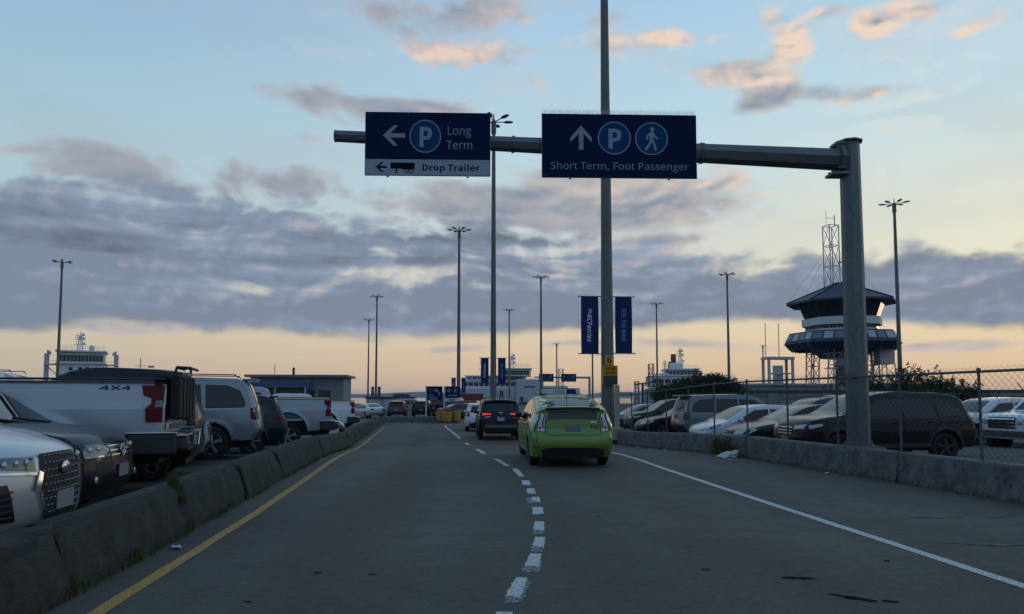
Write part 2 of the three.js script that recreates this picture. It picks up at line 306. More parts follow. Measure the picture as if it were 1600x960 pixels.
  end(front, poly, off = 0.004, dy = 0.05) {                // polygon of [f, y]; f across from -1 (left) to 1 (right)
    return sheet(poly, (f, y, o) => { const [x, yy] = this.at(this.sOf(y, front)); return this.bend(x, yy, f * this.Z(x, yy), o); }, 0.09, dy, off, (p, t) => t.set(front ? 1 : -1, 0.6, 0));
  }
  front(poly, off, dy) { return this.end(true, poly, off, dy); }
  rear(poly, off, dy) { return this.end(false, poly, off, dy); }
  pt(front, f, y, out = 0) { const v = new THREE.Vector3(); const [x, yy] = this.at(this.sOf(y, front)); this.bend(x, yy, f * this.Z(x, yy), v); v.x += (front ? 1 : -1) * out; return v; }
  shell() {
    const S = this.len[this.len.length - 1], strip = sheet([[0, -1], [S, -1], [S, 1], [0, 1]], (s, f, o) => { const [x, y] = this.at(s); return this.bend(x, y, f * this.Z(x, y), o); }, 0.055, 0.14, 0, (p, t) => t.set(p.x * 0.35, p.y - 0.75, 0));
    const ll = [0]; for (let i = 1; i < this.lower.length; i++) ll.push(ll[i - 1] + this.lower[i].distanceTo(this.lower[i - 1]));
    const lp = (s) => { s = Math.min(ll[ll.length - 1] - 1e-5, Math.max(0, s)); let i = 1; while (ll[i] < s) i++; const t = (s - ll[i - 1]) / (ll[i] - ll[i - 1]); return [mix(this.lower[i - 1].x, this.lower[i].x, t), mix(this.lower[i - 1].y, this.lower[i].y, t)]; };
    const under = sheet([[0, -1], [ll[ll.length - 1], -1], [ll[ll.length - 1], 1], [0, 1]], (s, f, o) => { const [x, y] = lp(s); return this.bend(x, y, f * this.Z(x, y), o); }, 0.15, 0.5, 0);
    const cuts = [this.x0 - 1e-4]; while (cuts[cuts.length - 1] < this.x1) { const x = cuts[cuts.length - 1]; cuts.push(x + (x < this.x0 + 0.13 || x > this.x1 - 0.17 ? 0.012 : 0.042)); }
    return merge([this.side(1, this.poly, 0, cuts), this.side(-1, this.poly, 0, cuts), strip, under]);
  }
}
const M = {
  glass: new THREE.MeshPhysicalMaterial({ color: rgb(0.012, 0.014, 0.017), roughness: 0.04, ior: 1.5, specularIntensity: 1 }),
  clearGlass: new THREE.MeshPhysicalMaterial({ color: rgb(0.05, 0.06, 0.065), roughness: 0.12, ior: 1.3, specularIntensity: 0.16 }),
  black: mat(0.012, 0.012, 0.013, 0.55), gloss: mat(0.012, 0.012, 0.014, 0.18), trim: mat(0.03, 0.03, 0.032, 0.6), rubber: mat(0.018, 0.018, 0.018, 0.9, { bumpMap: T_SPECK, bumpScale: 0.002 }),
  chrome: mat(0.62, 0.63, 0.65, 0.16, { metalness: 1 }), alloy: mat(0.42, 0.43, 0.45, 0.32, { metalness: 0.9 }), darkAlloy: mat(0.06, 0.06, 0.065, 0.35, { metalness: 0.6 }),
  red: new THREE.MeshPhysicalMaterial({ color: rgb(0.11, 0.004, 0.006), roughness: 0.25, clearcoat: 0, specularIntensity: 0.35 }), amber: mat(0.5, 0.16, 0.02, 0.2),
  clear: new THREE.MeshPhysicalMaterial({ color: rgb(0.42, 0.44, 0.47), roughness: 0.1, metalness: 0.35, clearcoat: 1 }), lampDark: new THREE.MeshPhysicalMaterial({ color: rgb(0.1, 0.105, 0.115), roughness: 0.08, clearcoat: 1, metalness: 0.3 }),
  grille: mat(0.008, 0.008, 0.009, 0.7), plate: mat(0.19, 0.21, 0.23, 0.65), brake: new THREE.MeshStandardMaterial({ color: rgb(0.4, 0.02, 0.02), emissive: rgb(1, 0.06, 0.05), emissiveIntensity: 0.5, roughness: 0.2 }), seam: mat(0.006, 0.006, 0.006, 0.9),
};
const paints = new Map();
function paint(r, g, b, metal = 0.35, rough = 0.38) {
  const k = [r, g, b, metal, rough].join(); if (!paints.has(k)) paints.set(k, new THREE.MeshPhysicalMaterial({ color: rgb(r, g, b), metalness: metal, roughness: rough, clearcoat: Math.max(r, g, b) < 0.08 ? 0.4 : 0.8, clearcoatRoughness: 0.06, specularIntensity: Math.max(r, g, b) < 0.08 ? 0.35 : 1 }));
  return paints.get(k);
}
function wheelGeo(R, w, style = 5) {
  const rr = R * 0.68, t = [[rr, -w / 2 + 0.02], [R * 0.82, -w / 2], [R * 0.96, -w / 2 + 0.015], [R, -w / 2 + 0.05], [R, w / 2 - 0.05], [R * 0.96, w / 2 - 0.015], [R * 0.82, w / 2], [rr, w / 2 - 0.02]];
  const tyre = new THREE.LatheGeometry(t.map(([a, b]) => new THREE.Vector2(a, b)), 28).rotateX(Math.PI / 2);
  const rim = [new THREE.LatheGeometry([[rr + 0.003, 0.2 * w], [rr * 0.94, 0.46 * w], [rr * 0.9, 0.44 * w], [rr * 0.88, 0.1 * w]].map(([a, b]) => new THREE.Vector2(a, b)), 28).rotateX(Math.PI / 2), new THREE.CylinderGeometry(rr * 0.2, rr * 0.22, 0.05, 12).rotateX(Math.PI / 2).translate(0, 0, w * 0.38)];
  for (let i = 0; i < style; i++) { const sp = new THREE.BoxGeometry(rr * 0.78, rr * (style > 6 ? 0.13 : 0.2), 0.035); const q = sp.attributes.position; for (let j = 0; j < q.count; j++) if (q.getX(j) > 0) q.setY(j, q.getY(j) * 1.25); sp.translate(rr * 0.52, 0, w * 0.38).rotateZ(i / style * Math.PI * 2 + 0.3); rim.push(sp); }
  const well = new THREE.CircleGeometry(rr * 0.98, 24).translate(0, 0, 0.02);
  return { tyre, rim: merge(rim), well };
}
const TYPES = {};
function define(name, spec) { TYPES[name] = { spec, made: null }; }
function typeOf(name) {
  const t = TYPES[name]; if (t.made) return t.made;
  const b = new Body(t.spec), s = t.spec;
  return t.made = { b, s, shell: b.shell(), parts: s.parts(b), wheel: wheelGeo(s.R, s.tyre ?? 0.22, s.spokes ?? 5), under: box((b.x0 + b.x1) / 2, (s.clear ?? 0.28) + 0.2, 0, b.x1 - b.x0 - 0.5, 0.44, b.hw * 1.25) };
}
// builds one vehicle; opts.swap maps a part name to another material
function car(type, name, label, category, x, z, turn, body, opts = {}, group) {
  const t = typeOf(type), { b, s } = t, o = thing(name, label, category, [x, opts.y ?? 0, z], turn, group);
  if (opts.scale) o.scale.set(...opts.scale);
  part('body', t.shell, body, o);
  if (!opts.far) part('underbody', t.under, M.black, o);
  for (const p of t.parts) {
    if (opts.omit?.includes(p[0]) || (opts.far && p[3]?.fine)) continue;
    const m = opts.swap?.[p[0]] ?? (p[2] === 'paint' ? body : p[2]), e = part(p[0], p[1], m, o);
    if (p[1].userData.corner) part('lamp_corner', p[1].userData.corner, m, e);
    for (const q of p[3]?.sub ?? []) part(q[0], q[1], q[2] === 'paint' ? body : q[2], e);
  }
  for (const wx of s.axles) for (const sg of [-1, 1]) {
    const w = new THREE.Group(); w.name = 'wheel'; w.position.set(wx, s.R, sg * (b.hw - (s.inset ?? 0.135))); if (sg < 0) w.rotation.y = Math.PI; o.add(w);
    part('tyre', t.wheel.tyre, M.rubber, w); part('rim', t.wheel.rim, opts.rim ?? s.rim ?? M.alloy, w); if (!opts.far) part('brake_disc', t.wheel.well, M.black, w);
  }
  return o;
}
const duo = (a, b) => { a.userData.corner = b; return a; };
const mir = (poly) => poly.map(([f, y]) => [-f, y]);
const rect = (a, b, c, d) => [[a, b], [c, b], [c, d], [a, d]];
function line(b, sign, pts, w = 0.008, off = 0.003) { const out = []; for (let i = 1; i < pts.length; i++) { const [x0, y0] = pts[i - 1], [x1, y1] = pts[i], L = Math.hypot(x1 - x0, y1 - y0), nx = -(y1 - y0) / L * w / 2, ny = (x1 - x0) / L * w / 2; out.push(b.side(sign, [[x0 + nx, y0 + ny], [x1 + nx, y1 + ny], [x1 - nx, y1 - ny], [x0 - nx, y0 - ny]], off)); } return merge(out); }
function both(list, name, m, fn, extra) { for (const s of [-1, 1]) list.push([name, fn(s), m, extra && extra(s)]); }
function mirrorGeo(b, x, y, s) { const z = s * (b.Z(x, y) + 0.075); return merge([rbox(x, y + 0.02, z, 0.1, 0.13, 0.16, 0.045), box(x + 0.01, y - 0.03, s * (b.Z(x, y)), 0.05, 0.04, 0.1)]); }
function handleGeo(b, x, y, s) { return rbox(x, y, s * (b.Z(x, y) + 0.018), 0.17, 0.028, 0.03, 0.012); }
function cabin(b, P, o) {     // windows, doors, mirrors, screens common to every kind
  const shrink = o.windows;
  both(P, 'window', M.glass, (s) => b.side(s, shrink[0], 0.005, 0.09)); for (const w of shrink.slice(1)) both(P, 'window', M.glass, (s) => b.side(s, w, 0.005, 0.09));
  P.push(['windshield', b.front(o.screen, 0.005, 0.07), M.glass]);
  if (o.back) P.push(['rear_window', b.rear(o.back, 0.006, 0.06), M.glass]);
  for (const [poly, hx, hy] of o.doors ?? []) both(P, 'door', 'paint', (s) => b.side(s, poly, 0.0025, 0.09), (s) => ({ fine: true, sub: [['handle', handleGeo(b, hx, hy, s), o.handle ?? 'paint'], ['door_seam', line(b, s, [...poly, poly[0]], 0.009, 0.0045), M.seam]] }));
  if (o.beltTrim) both(P, 'window_trim', M.alloy, (s) => line(b, s, o.beltTrim, 0.018, 0.009), () => ({ fine: true }));
  if (o.mirror) both(P, 'side_mirror', o.mirrorMat ?? 'paint', (s) => mirrorGeo(b, o.mirror[0], o.mirror[1], s));
}
function textGeo(str, h, map) {      // flat lettering laid on a surface; map(x, y) -> Vector3
  const g = new THREE.ShapeGeometry(FONT.generateShapes(str, h), 3), p = g.attributes.position;
  for (let i = 0; i < p.count; i++) { const v = map(p.getX(i), p.getY(i)); p.setXYZ(i, v.x, v.y, v.z); }
  g.computeVertexNormals(); return g;
}
function plateOn(b, front, y, w = 0.3, h = 0.15) { const p = b.pt(front, 0, y, 0.012); return rbox(p.x, y, 0, 0.014, h, w, 0.006); }
function rails(b, P, x0, x1, y, z) { both(P, 'roof_rail', M.trim, (s) => merge([bar([x0, y - 0.02, s * z], [x1, y - 0.01, s * z], 0.013), bar([x0 - 0.04, y - 0.08, s * z], [x0 + 0.05, y - 0.02, s * z], 0.013), bar([x1 + 0.04, y - 0.08, s * z], [x1 - 0.05, y - 0.01, s * z], 0.013)])); }
const SUV_TOP = [[-2.16, 0.36, 0.05], [-2.26, 0.6, 0.08], [-2.24, 0.95, 0.1], [-2.15, 1.08, 0.08], [-1.9, 1.58, 0.12], [-1.55, 1.66, 0.25], [-0.1, 1.69, 0.5], [0.42, 1.62, 0.3], [1.14, 1.14, 0.12], [1.62, 1.09, 0.3], [2.06, 1.01, 0.12], [2.23, 0.84, 0.1], [2.27, 0.5, 0.08], [2.14, 0.28, 0.05]];
const SUV_CAB = {
  windows: [[[0.95, 1.08], [0.34, 1.5], [-0.22, 1.53], [-0.22, 1.06]], [[-0.29, 1.06], [-0.29, 1.53], [-1.08, 1.52], [-1.14, 1.09]], [[-1.21, 1.1], [-1.15, 1.51], [-1.52, 1.48], [-1.84, 1.2], [-1.8, 1.15]]],
  screen: [[-0.88, 1.15], [0.88, 1.15], [0.82, 1.58], [-0.82, 1.58]], back: [[-0.86, 1.12], [0.86, 1.12], [0.78, 1.53], [-0.78, 1.53]],
  doors: [[[[1.0, 0.45], [1.06, 1.03], [-0.24, 1.03], [-0.27, 0.43]], -0.08, 0.93], [[[-0.29, 0.43], [-0.26, 1.03], [-1.18, 1.05], [-1.12, 0.82], [-0.93, 0.55], [-0.86, 0.44]], -0.98, 0.95]],
  mirror: [0.86, 1.08], mirrorMat: M.gloss,
};
const suvBase = { hw: 0.92, belt: 1.04, roof: 1.69, tumble: 0.17, axles: [-1.33, 1.36], R: 0.35, arch: 0.405, top: SUV_TOP };
function suvRear(b, P) {
  P.push(['rear_bumper', b.rear([[-0.97, 0.38], [0.97, 0.38], [0.97, 0.58], [-0.97, 0.58]], 0.006), M.trim]);
  both(P, 'taillight', M.red, (s) => duo(b.rear((s > 0 ? (q) => q : mir)([[0.62, 0.95], [0.98, 0.93], [0.97, 1.1], [0.72, 1.08]]), 0.008), b.side(s, [[-2.2, 0.93], [-1.98, 1.0], [-2.02, 1.1], [-2.12, 1.1]], 0.008)));
  P.push(['license_plate', plateOn(b, false, 0.8), M.plate]);
  P.push(['spoiler', rbox(-1.88, 1.61, 0, 0.22, 0.035, 1.28, 0.015), 'paint']);
}
function suvFront(b, P) {
  both(P, 'headlight', M.clear, (s) => duo(b.front((s > 0 ? (q) => q : mir)([[0.5, 0.78], [0.97, 0.8], [0.97, 0.92], [0.5, 0.86]]), 0.006), b.side(s, [[2.19, 0.8], [1.78, 0.9], [1.85, 0.96], [2.17, 0.9]], 0.006)));
  P.push(['grille', b.front([[-0.42, 0.62], [0.42, 0.62], [0.48, 0.85], [-0.48, 0.85]], 0.006), M.black, { sub: [0.66, 0.73, 0.8].map((y) => ['grille_bar', b.front(rect(-0.44, y, 0.44, y + 0.025), 0.016, 0.03), M.chrome]) }]);
  P.push(['lower_intake', b.front([[-0.6, 0.34], [0.6, 0.34], [0.55, 0.5], [-0.55, 0.5]], 0.006), M.black]);
  both(P, 'fog_light', M.clear, (s) => b.front((s > 0 ? (q) => q : mir)(rect(0.7, 0.42, 0.88, 0.5)), 0.008), () => ({ fine: true }));
  P.push(['license_plate', plateOn(b, true, 0.55), M.plate, { fine: true }]);
}
define('suv', { ...suvBase, parts(b) {
  const P = []; cabin(b, P, SUV_CAB); suvRear(b, P); suvFront(b, P);
  rails(b, P, -1.5, 0.25, 1.72, 0.6);
  for (const wx of [-1.33, 1.36]) both(P, 'wheel_arch_trim', M.trim, (s) => archTrim(b, s, wx), () => ({ fine: true }));
  both(P, 'sill_trim', M.trim, (s) => b.side(s, [[0.92, 0.33], [0.92, 0.44], [-0.9, 0.46], [-0.9, 0.35]], 0.006));
  return P;
} });
function archTrim(b, s, wx, w = 0.05) { const o = [], R = b.arch, cy = b.ay ?? b.R; for (let i = 0; i < 14; i++) { const a0 = 0.02 + i / 14 * (Math.PI - 0.04), a1 = 0.02 + (i + 1) / 14 * (Math.PI - 0.04), q = (a, r) => [wx + Math.cos(a) * r, cy + Math.sin(a) * r]; o.push(b.side(s, [q(a0, R + 0.004), q(a0, R + w), q(a1, R + w), q(a1, R + 0.004)], 0.008)); } return merge(o); }
// the dark driving crossover, brakes on
define('crossover_rear', { ...suvBase, roof: 1.7, parts(b) {
  const P = []; cabin(b, P, { ...SUV_CAB, back: [[-0.88, 1.16], [0.88, 1.16], [0.8, 1.55], [-0.8, 1.55]] }); suvFront(b, P);
  rails(b, P, -1.5, 0.25, 1.74, 0.62);
  both(P, 'brake_light', M.brake, (s) => b.rear((s > 0 ? (q) => q : mir)([[0.52, 1.05], [0.985, 1.03], [0.985, 1.12], [0.52, 1.1]]), 0.012));
  both(P, 'taillight', M.red, (s) => b.side(s, [[-2.2, 1.0], [-1.92, 1.05], [-1.95, 1.12], [-2.12, 1.12]], 0.008));
  P.push(['tailgate_bar', b.rear(rect(-0.52, 1.03, 0.52, 1.09), 0.012), M.gloss]);
  P.push(['license_plate', plateOn(b, false, 0.86, 0.3, 0.15), mat(0.3, 0.36, 0.62, 0.5)]);
  P.push(['rear_bumper', b.rear([[-0.97, 0.37], [0.97, 0.37], [0.97, 0.68], [-0.97, 0.68]], 0.006), M.trim, { sub: [['skid_plate', b.rear([[-0.78, 0.52], [0.78, 0.52], [0.82, 0.62], [-0.82, 0.62]], 0.014), mat(0.3, 0.31, 0.33, 0.35, { metalness: 0.6 })]] }]);
  P.push(['emblem', b.rear(rect(-0.08, 1.1, 0.08, 1.13), 0.014), M.chrome]);
  P.push(['lettering', b.rear(rect(-0.78, 0.955, -0.55, 0.975), 0.005), M.chrome]);
  P.push(['spoiler', rbox(-1.9, 1.63, 0, 0.26, 0.04, 1.34, 0.018), 'paint']);
  P.push(['antenna', merge([new THREE.ConeGeometry(0.03, 0.09, 6).scale(2, 1, 0.7).translate(-1.45, 1.71, 0)]), M.black]);
  for (const wx of [-1.33, 1.36]) both(P, 'wheel_arch_trim', M.trim, (s) => archTrim(b, s, wx), () => ({ fine: true }));
  return P;
} });
// the big light silver crossover with the studded grille
define('studded', { hw: 0.96, belt: 1.12, roof: 1.75, tumble: 0.17, axles: [-1.42, 1.46], R: 0.37, arch: 0.43, taperF: 0.13, bowF: 0.4, r: 0.1,
  top: [[-2.3, 0.36, 0.05], [-2.42, 0.62, 0.08], [-2.4, 1.0, 0.1], [-2.3, 1.12, 0.08], [-2.02, 1.64, 0.12], [-1.6, 1.73, 0.25], [-0.1, 1.75, 0.5], [0.45, 1.68, 0.3], [1.15, 1.25, 0.12], [1.7, 1.18, 0.3], [2.22, 1.06, 0.1], [2.36, 0.98, 0.06], [2.42, 0.72, 0.2], [2.4, 0.45, 0.08], [2.26, 0.3, 0.05]],
  parts(b) {
    const P = [];
    cabin(b, P, { windows: [[[1.0, 1.18], [0.38, 1.58], [-0.22, 1.61], [-0.22, 1.16]], [[-0.29, 1.16], [-0.29, 1.61], [-1.15, 1.6], [-1.22, 1.18]], [[-1.3, 1.19], [-1.22, 1.59], [-1.65, 1.56], [-1.95, 1.28], [-1.9, 1.22]]], screen: [[-0.88, 1.28], [0.88, 1.28], [0.82, 1.64], [-0.82, 1.64]], back: [[-0.86, 1.18], [0.86, 1.18], [0.78, 1.6], [-0.78, 1.6]], doors: [[[[1.02, 0.45], [1.08, 1.12], [-0.24, 1.13], [-0.27, 0.43]], -0.08, 1.02], [[[-0.29, 0.43], [-0.26, 1.13], [-1.22, 1.14], [-1.2, 0.85], [-1.0, 0.58], [-0.9, 0.44]], -1.02, 1.04]], mirror: [0.9, 1.18] });
    suvRear(b, P);
    both(P, 'headlight', M.lampDark, (s) => duo(b.front((s > 0 ? (q) => q : mir)([[0.5, 0.86], [0.985, 0.91], [0.985, 1.0], [0.5, 0.97]]), 0.008), b.side(s, [[2.36, 0.9], [2.0, 0.97], [1.68, 1.06], [1.72, 1.1], [2.3, 1.0]], 0.008)), (s) => ({ sub: [['lamp_lens', merge([0.6, 0.72, 0.84].map((f) => { const p = b.pt(true, s * f, 0.935, 0.006); return new THREE.SphereGeometry(0.028, 10, 8).scale(0.5, 1, 1).translate(p.x, p.y, p.z); })), M.clear], ['running_light', b.front((s > 0 ? (q) => q : mir)([[0.44, 0.82], [0.985, 0.865], [0.985, 0.88], [0.46, 0.845]]), 0.012), M.chrome], ['running_light', b.side(s, [[2.36, 0.865], [1.95, 0.95], [1.95, 0.962], [2.36, 0.88]], 0.012), M.chrome]] }));
    both(P, 'grille_trim', M.chrome, (s) => merge([b.front((s > 0 ? (q) => q : mir)([[0.5, 0.7], [0.57, 0.72], [0.47, 0.86], [0.42, 0.84]]), 0.02), b.front((s > 0 ? (q) => q : mir)([[0.38, 0.48], [0.41, 0.48], [0.5, 0.7], [0.47, 0.71]]), 0.02)]));
    const studs = []; for (let j = 0; j < 9; j++) for (let i = -5; i <= 5; i++) { const f = (i + (j % 2) * 0.5) * 0.078, y = 0.52 + j * 0.056; if (Math.abs(f) > 0.4 - Math.max(0, y - 0.88) * 0.6) continue; const p = b.pt(true, f, y, 0.01); studs.push(new THREE.OctahedronGeometry(0.024).scale(0.5, 0.42, 1).translate(p.x, p.y, p.z)); }
    P.push(['grille', b.front([[-0.36, 0.46], [0.36, 0.46], [0.47, 0.7], [0.43, 0.9], [0.38, 0.985], [-0.38, 0.985], [-0.43, 0.9], [-0.47, 0.7]], 0.008), M.grille, { sub: [['grille_stud', merge(studs), mat(0.2, 0.205, 0.21, 0.3, { metalness: 0.8 })], ['emblem', (() => { const p = b.pt(true, 0, 0.86, 0.03); return new THREE.SphereGeometry(0.075, 16, 10).scale(0.25, 0.7, 1).translate(p.x, p.y, p.z); })(), M.chrome]] }]);
    both(P, 'air_vent', M.gloss, (s) => merge([b.front((s > 0 ? (q) => q : mir)([[0.76, 0.5], [0.94, 0.5], [0.96, 0.62], [0.92, 0.78], [0.84, 0.78]]), 0.008)]), (s) => ({ sub: [0, 1, 2, 3, 4].map((k) => ['vent_louvre', b.front((s > 0 ? (q) => q : mir)(rect(0.8, 0.53 + k * 0.047, 0.93, 0.545 + k * 0.047)), 0.014), M.trim]) }));
    P.push(['lower_bumper', b.front([[-0.97, 0.31], [0.97, 0.31], [0.97, 0.4], [0.62, 0.45], [-0.62, 0.45], [-0.97, 0.4]], 0.006), M.trim]);
    P.push(['license_plate', plateOn(b, true, 0.6), M.plate]);
    for (const wx of [-1.42, 1.46]) both(P, 'wheel_arch_trim', M.trim, (s) => archTrim(b, s, wx));
    rails(b, P, -1.6, 0.25, 1.79, 0.62);
    return P;
  } });
// dark grey crossover with the round badge between two chrome bars
define('badged', { ...suvBase, hw: 0.93, bowF: 0.22, parts(b) {
  const P = []; cabin(b, P, SUV_CAB); suvRear(b, P);
  both(P, 'headlight', M.lampDark, (s) => duo(b.front((s > 0 ? (q) => q : mir)([[0.42, 0.76], [0.985, 0.76], [0.985, 0.92], [0.6, 0.9], [0.42, 0.87]]), 0.006), b.side(s, [[2.22, 0.77], [1.95, 0.83], [1.8, 0.95], [1.95, 0.96], [2.16, 0.91]], 0.006)), (s) => ({ sub: [['lamp_lens', merge([0.66, 0.84].map((f) => { const p = b.pt(true, s * f, 0.845, 0.0); return new THREE.SphereGeometry(0.042, 12, 8).scale(0.45, 1, 1).translate(p.x, p.y, p.z); })), M.clear], ['running_light', b.front((s > 0 ? (q) => q : mir)([[0.44, 0.755], [0.985, 0.755], [0.985, 0.77], [0.44, 0.77]]), 0.012), M.clear], ['running_light', b.side(s, [[2.23, 0.755], [1.98, 0.82], [1.98, 0.835], [2.22, 0.77]], 0.01), M.clear]] }));
  P.push(['grille', b.front([[-0.42, 0.73], [0.42, 0.73], [0.42, 0.9], [-0.42, 0.9]], 0.006), M.gloss, { sub: [0.755, 0.805, 0.855].map((y) => ['grille_bar', b.front(rect(-0.41, y, 0.41, y + 0.014), 0.018, 0.02), M.chrome]) }]);
  const c = b.pt(true, 0, 0.81, 0.02), e = [new THREE.TorusGeometry(0.072, 0.008, 6, 24).rotateY(Math.PI / 2).translate(c.x + 0.012, 0.81, 0), new THREE.CylinderGeometry(0.07, 0.07, 0.012, 24).rotateZ(Math.PI / 2).translate(c.x, 0.81, 0)];
  P.push(['emblem', merge(e.slice(1)), M.gloss, { sub: [['emblem_mark', merge([e[0], ...[[-0.026, 0.062, 0, 0.012], [0.026, 0.062, 0, 0.012], [-0.054, 0.04, -0.026, -0.054], [-0.026, -0.054, 0, -0.004], [0, -0.004, 0.026, -0.054], [0.026, -0.054, 0.054, 0.04]].map(([za, ya, zb, yb]) => bar([c.x + 0.013, 0.81 + ya, za], [c.x + 0.013, 0.81 + yb, zb], 0.006, 5))]), M.chrome]] }]);
  P.push(['lower_intake', b.front([[-0.55, 0.34], [0.55, 0.34], [0.6, 0.5], [-0.6, 0.5]], 0.006), M.black]);
  both(P, 'air_vent', M.black, (s) => b.front((s > 0 ? (q) => q : mir)([[0.64, 0.4], [0.93, 0.44], [0.93, 0.56], [0.68, 0.58]]), 0.006), (s) => ({ sub: [['fog_light', (() => { const p = b.pt(true, s * 0.8, 0.5, 0.008); return new THREE.SphereGeometry(0.045, 10, 8).scale(0.4, 1, 1).translate(p.x, p.y, p.z); })(), M.clear]] }));
  P.push(['license_plate', plateOn(b, true, 0.57), M.plate]);
  P.push(['wiper', merge([bar([1.2, 1.13, -0.55], [1.08, 1.2, 0.1], 0.012, 5), bar([1.2, 1.13, -0.05], [1.08, 1.2, 0.55], 0.012, 5)]), M.black]);
  for (const wx of [-1.33, 1.36]) both(P, 'wheel_arch_trim', M.trim, (s) => archTrim(b, s, wx), () => ({ fine: true }));
  return P;
} });
// green hatchback taxi
define('liftback', { hw: 0.873, belt: 0.98, roof: 1.49, tumble: 0.19, axles: [-1.33, 1.37], R: 0.31, arch: 0.355, clear: 0.2, bowR: 0.14, bowF: 0.25, crown: 0.05, r: 0.09, tyre: 0.19, spokes: 7, shoulder: 0.045,
  top: [[-2.06, 0.22, 0.04], [-2.16, 0.36, 0.05], [-2.22, 0.44, 0.05], [-2.22, 0.62, 0.1], [-2.12, 0.74, 0.08], [-2.1, 1.0, 0.05], [-2.07, 1.17, 0.03], [-2.1, 1.21, 0.02], [-1.95, 1.245, 0.03], [-1.0, 1.43, 0.3], [-0.1, 1.49, 0.5], [0.5, 1.44, 0.3], [1.5, 0.97, 0.2], [2.0, 0.8, 0.15], [2.2, 0.62, 0.12], [2.22, 0.35, 0.08], [2.1, 0.2, 0.05]],
  parts(b) {
    const P = [];
    cabin(b, P, { windows: [[[1.12, 1.0], [0.42, 1.33], [-0.15, 1.38], [-0.15, 0.98]], [[-0.22, 0.98], [-0.22, 1.38], [-1.0, 1.33], [-1.1, 1.03]], [[-1.17, 1.05], [-1.08, 1.32], [-1.45, 1.24], [-1.5, 1.12]]], screen: [[-0.88, 1.05], [0.88, 1.05], [0.82, 1.4], [-0.82, 1.4]], doors: [[[[1.1, 0.34], [1.18, 0.95], [-0.17, 0.95], [-0.2, 0.32]], -0.02, 0.84], [[[-0.22, 0.32], [-0.19, 0.95], [-1.15, 1.0], [-1.12, 0.75], [-0.93, 0.5], [-0.88, 0.33]], -0.95, 0.87]], mirror: [0.95, 1.0], mirrorMat: M.gloss });
    P.push(['rear_window', b.rear([[-0.8, 1.262], [0.8, 1.262], [0.77, 1.415], [-0.77, 1.415]], 0.005, 0.02), M.clearGlass]);
    P.push(['lower_window', b.rear([[-0.76, 1.0], [0.76, 1.0], [0.78, 1.16], [-0.78, 1.16]], 0.006), M.glass]);
    const sp = b.pt(false, 0, 1.21, 0); P.push(['spoiler', (() => { const l = []; for (let i = -6; i < 6; i++) { const a = b.pt(false, i / 6 * 0.9, 1.21, 0.02), c = b.pt(false, (i + 1) / 6 * 0.9, 1.21, 0.02); l.push(bar([a.x + 0.03, a.y + 0.005, a.z], [c.x + 0.03, c.y + 0.005, c.z], 0.03, 8)); } return merge(l); })(), M.gloss]);
    both(P, 'taillight', M.clear, (s) => duo(b.rear((s > 0 ? (q) => q : mir)([[0.78, 0.74], [0.99, 0.76], [0.985, 1.12], [0.9, 1.12], [0.8, 0.98]]), 0.014), b.side(s, [[-2.16, 0.76], [-2.02, 0.8], [-1.9, 1.1], [-1.98, 1.13], [-2.07, 1.12], [-2.11, 0.95]], 0.012)), (s) => ({ sub: [['lamp_lens', merge([b.rear((s > 0 ? (q) => q : mir)([[0.82, 0.82], [0.85, 0.82], [0.9, 1.06], [0.87, 1.06]]), 0.02), b.rear((s > 0 ? (q) => q : mir)([[0.9, 0.8], [0.95, 0.8], [0.95, 0.86], [0.9, 0.86]]), 0.02)]), M.red], ['lamp_bezel', b.rear((s > 0 ? (q) => q : mir)([[0.765, 0.73], [0.785, 0.73], [0.81, 0.98], [0.91, 1.13], [0.89, 1.14], [0.79, 0.99]]), 0.02), M.gloss]] }));
    P.push(['lower_bumper', b.rear([[-0.86, 0.23], [0.86, 0.23], [0.9, 0.37], [0.6, 0.42], [-0.6, 0.42], [-0.9, 0.37]], 0.006), M.trim]);
    P.push(['license_plate', plateOn(b, false, 0.8, 0.3, 0.16), mat(0.14, 0.18, 0.18, 0.7)]);
    P.push(['tailgate_seam', merge([b.rear(rect(-0.72, 0.665, 0.72, 0.675), 0.003), b.rear([[0.72, 0.665], [0.8, 0.71], [0.8, 0.72], [0.715, 0.675]], 0.003), b.rear([[-0.72, 0.665], [-0.8, 0.71], [-0.8, 0.72], [-0.715, 0.675]], 0.003)]), M.seam]);
    P.push(['lettering', textGeo('115', 0.085, (x, y) => b.pt(false, (0.4 + x) / 0.83, 0.8 + y, 0.008)), M.black]);
    P.push(['badge', b.rear(rect(0.5, 0.93, 0.68, 0.955), 0.008), M.chrome]);
    P.push(['rear_wiper', merge([bar([-1.93, 1.28, -0.62], [-1.62, 1.34, -0.36], 0.014, 5), bar([-1.86, 1.29, -0.35], [-1.62, 1.35, -0.62], 0.01, 5)]), M.black]);
    P.push(['antenna', merge([bar([-0.98, 1.43, 0.02], [-1.12, 1.64, 0.02], 0.006, 5), rbox(-0.98, 1.43, 0.02, 0.09, 0.03, 0.04, 0.012)]), M.black]);
    both(P, 'headlight', M.clear, (s) => b.front((s > 0 ? (q) => q : mir)([[0.6, 0.62], [0.97, 0.66], [0.97, 0.8], [0.8, 0.8]]), 0.006));
    P.push(['lower_intake', b.front([[-0.6, 0.24], [0.6, 0.24], [0.5, 0.42], [-0.5, 0.42]], 0.006), M.black]);
    return P;
  } });
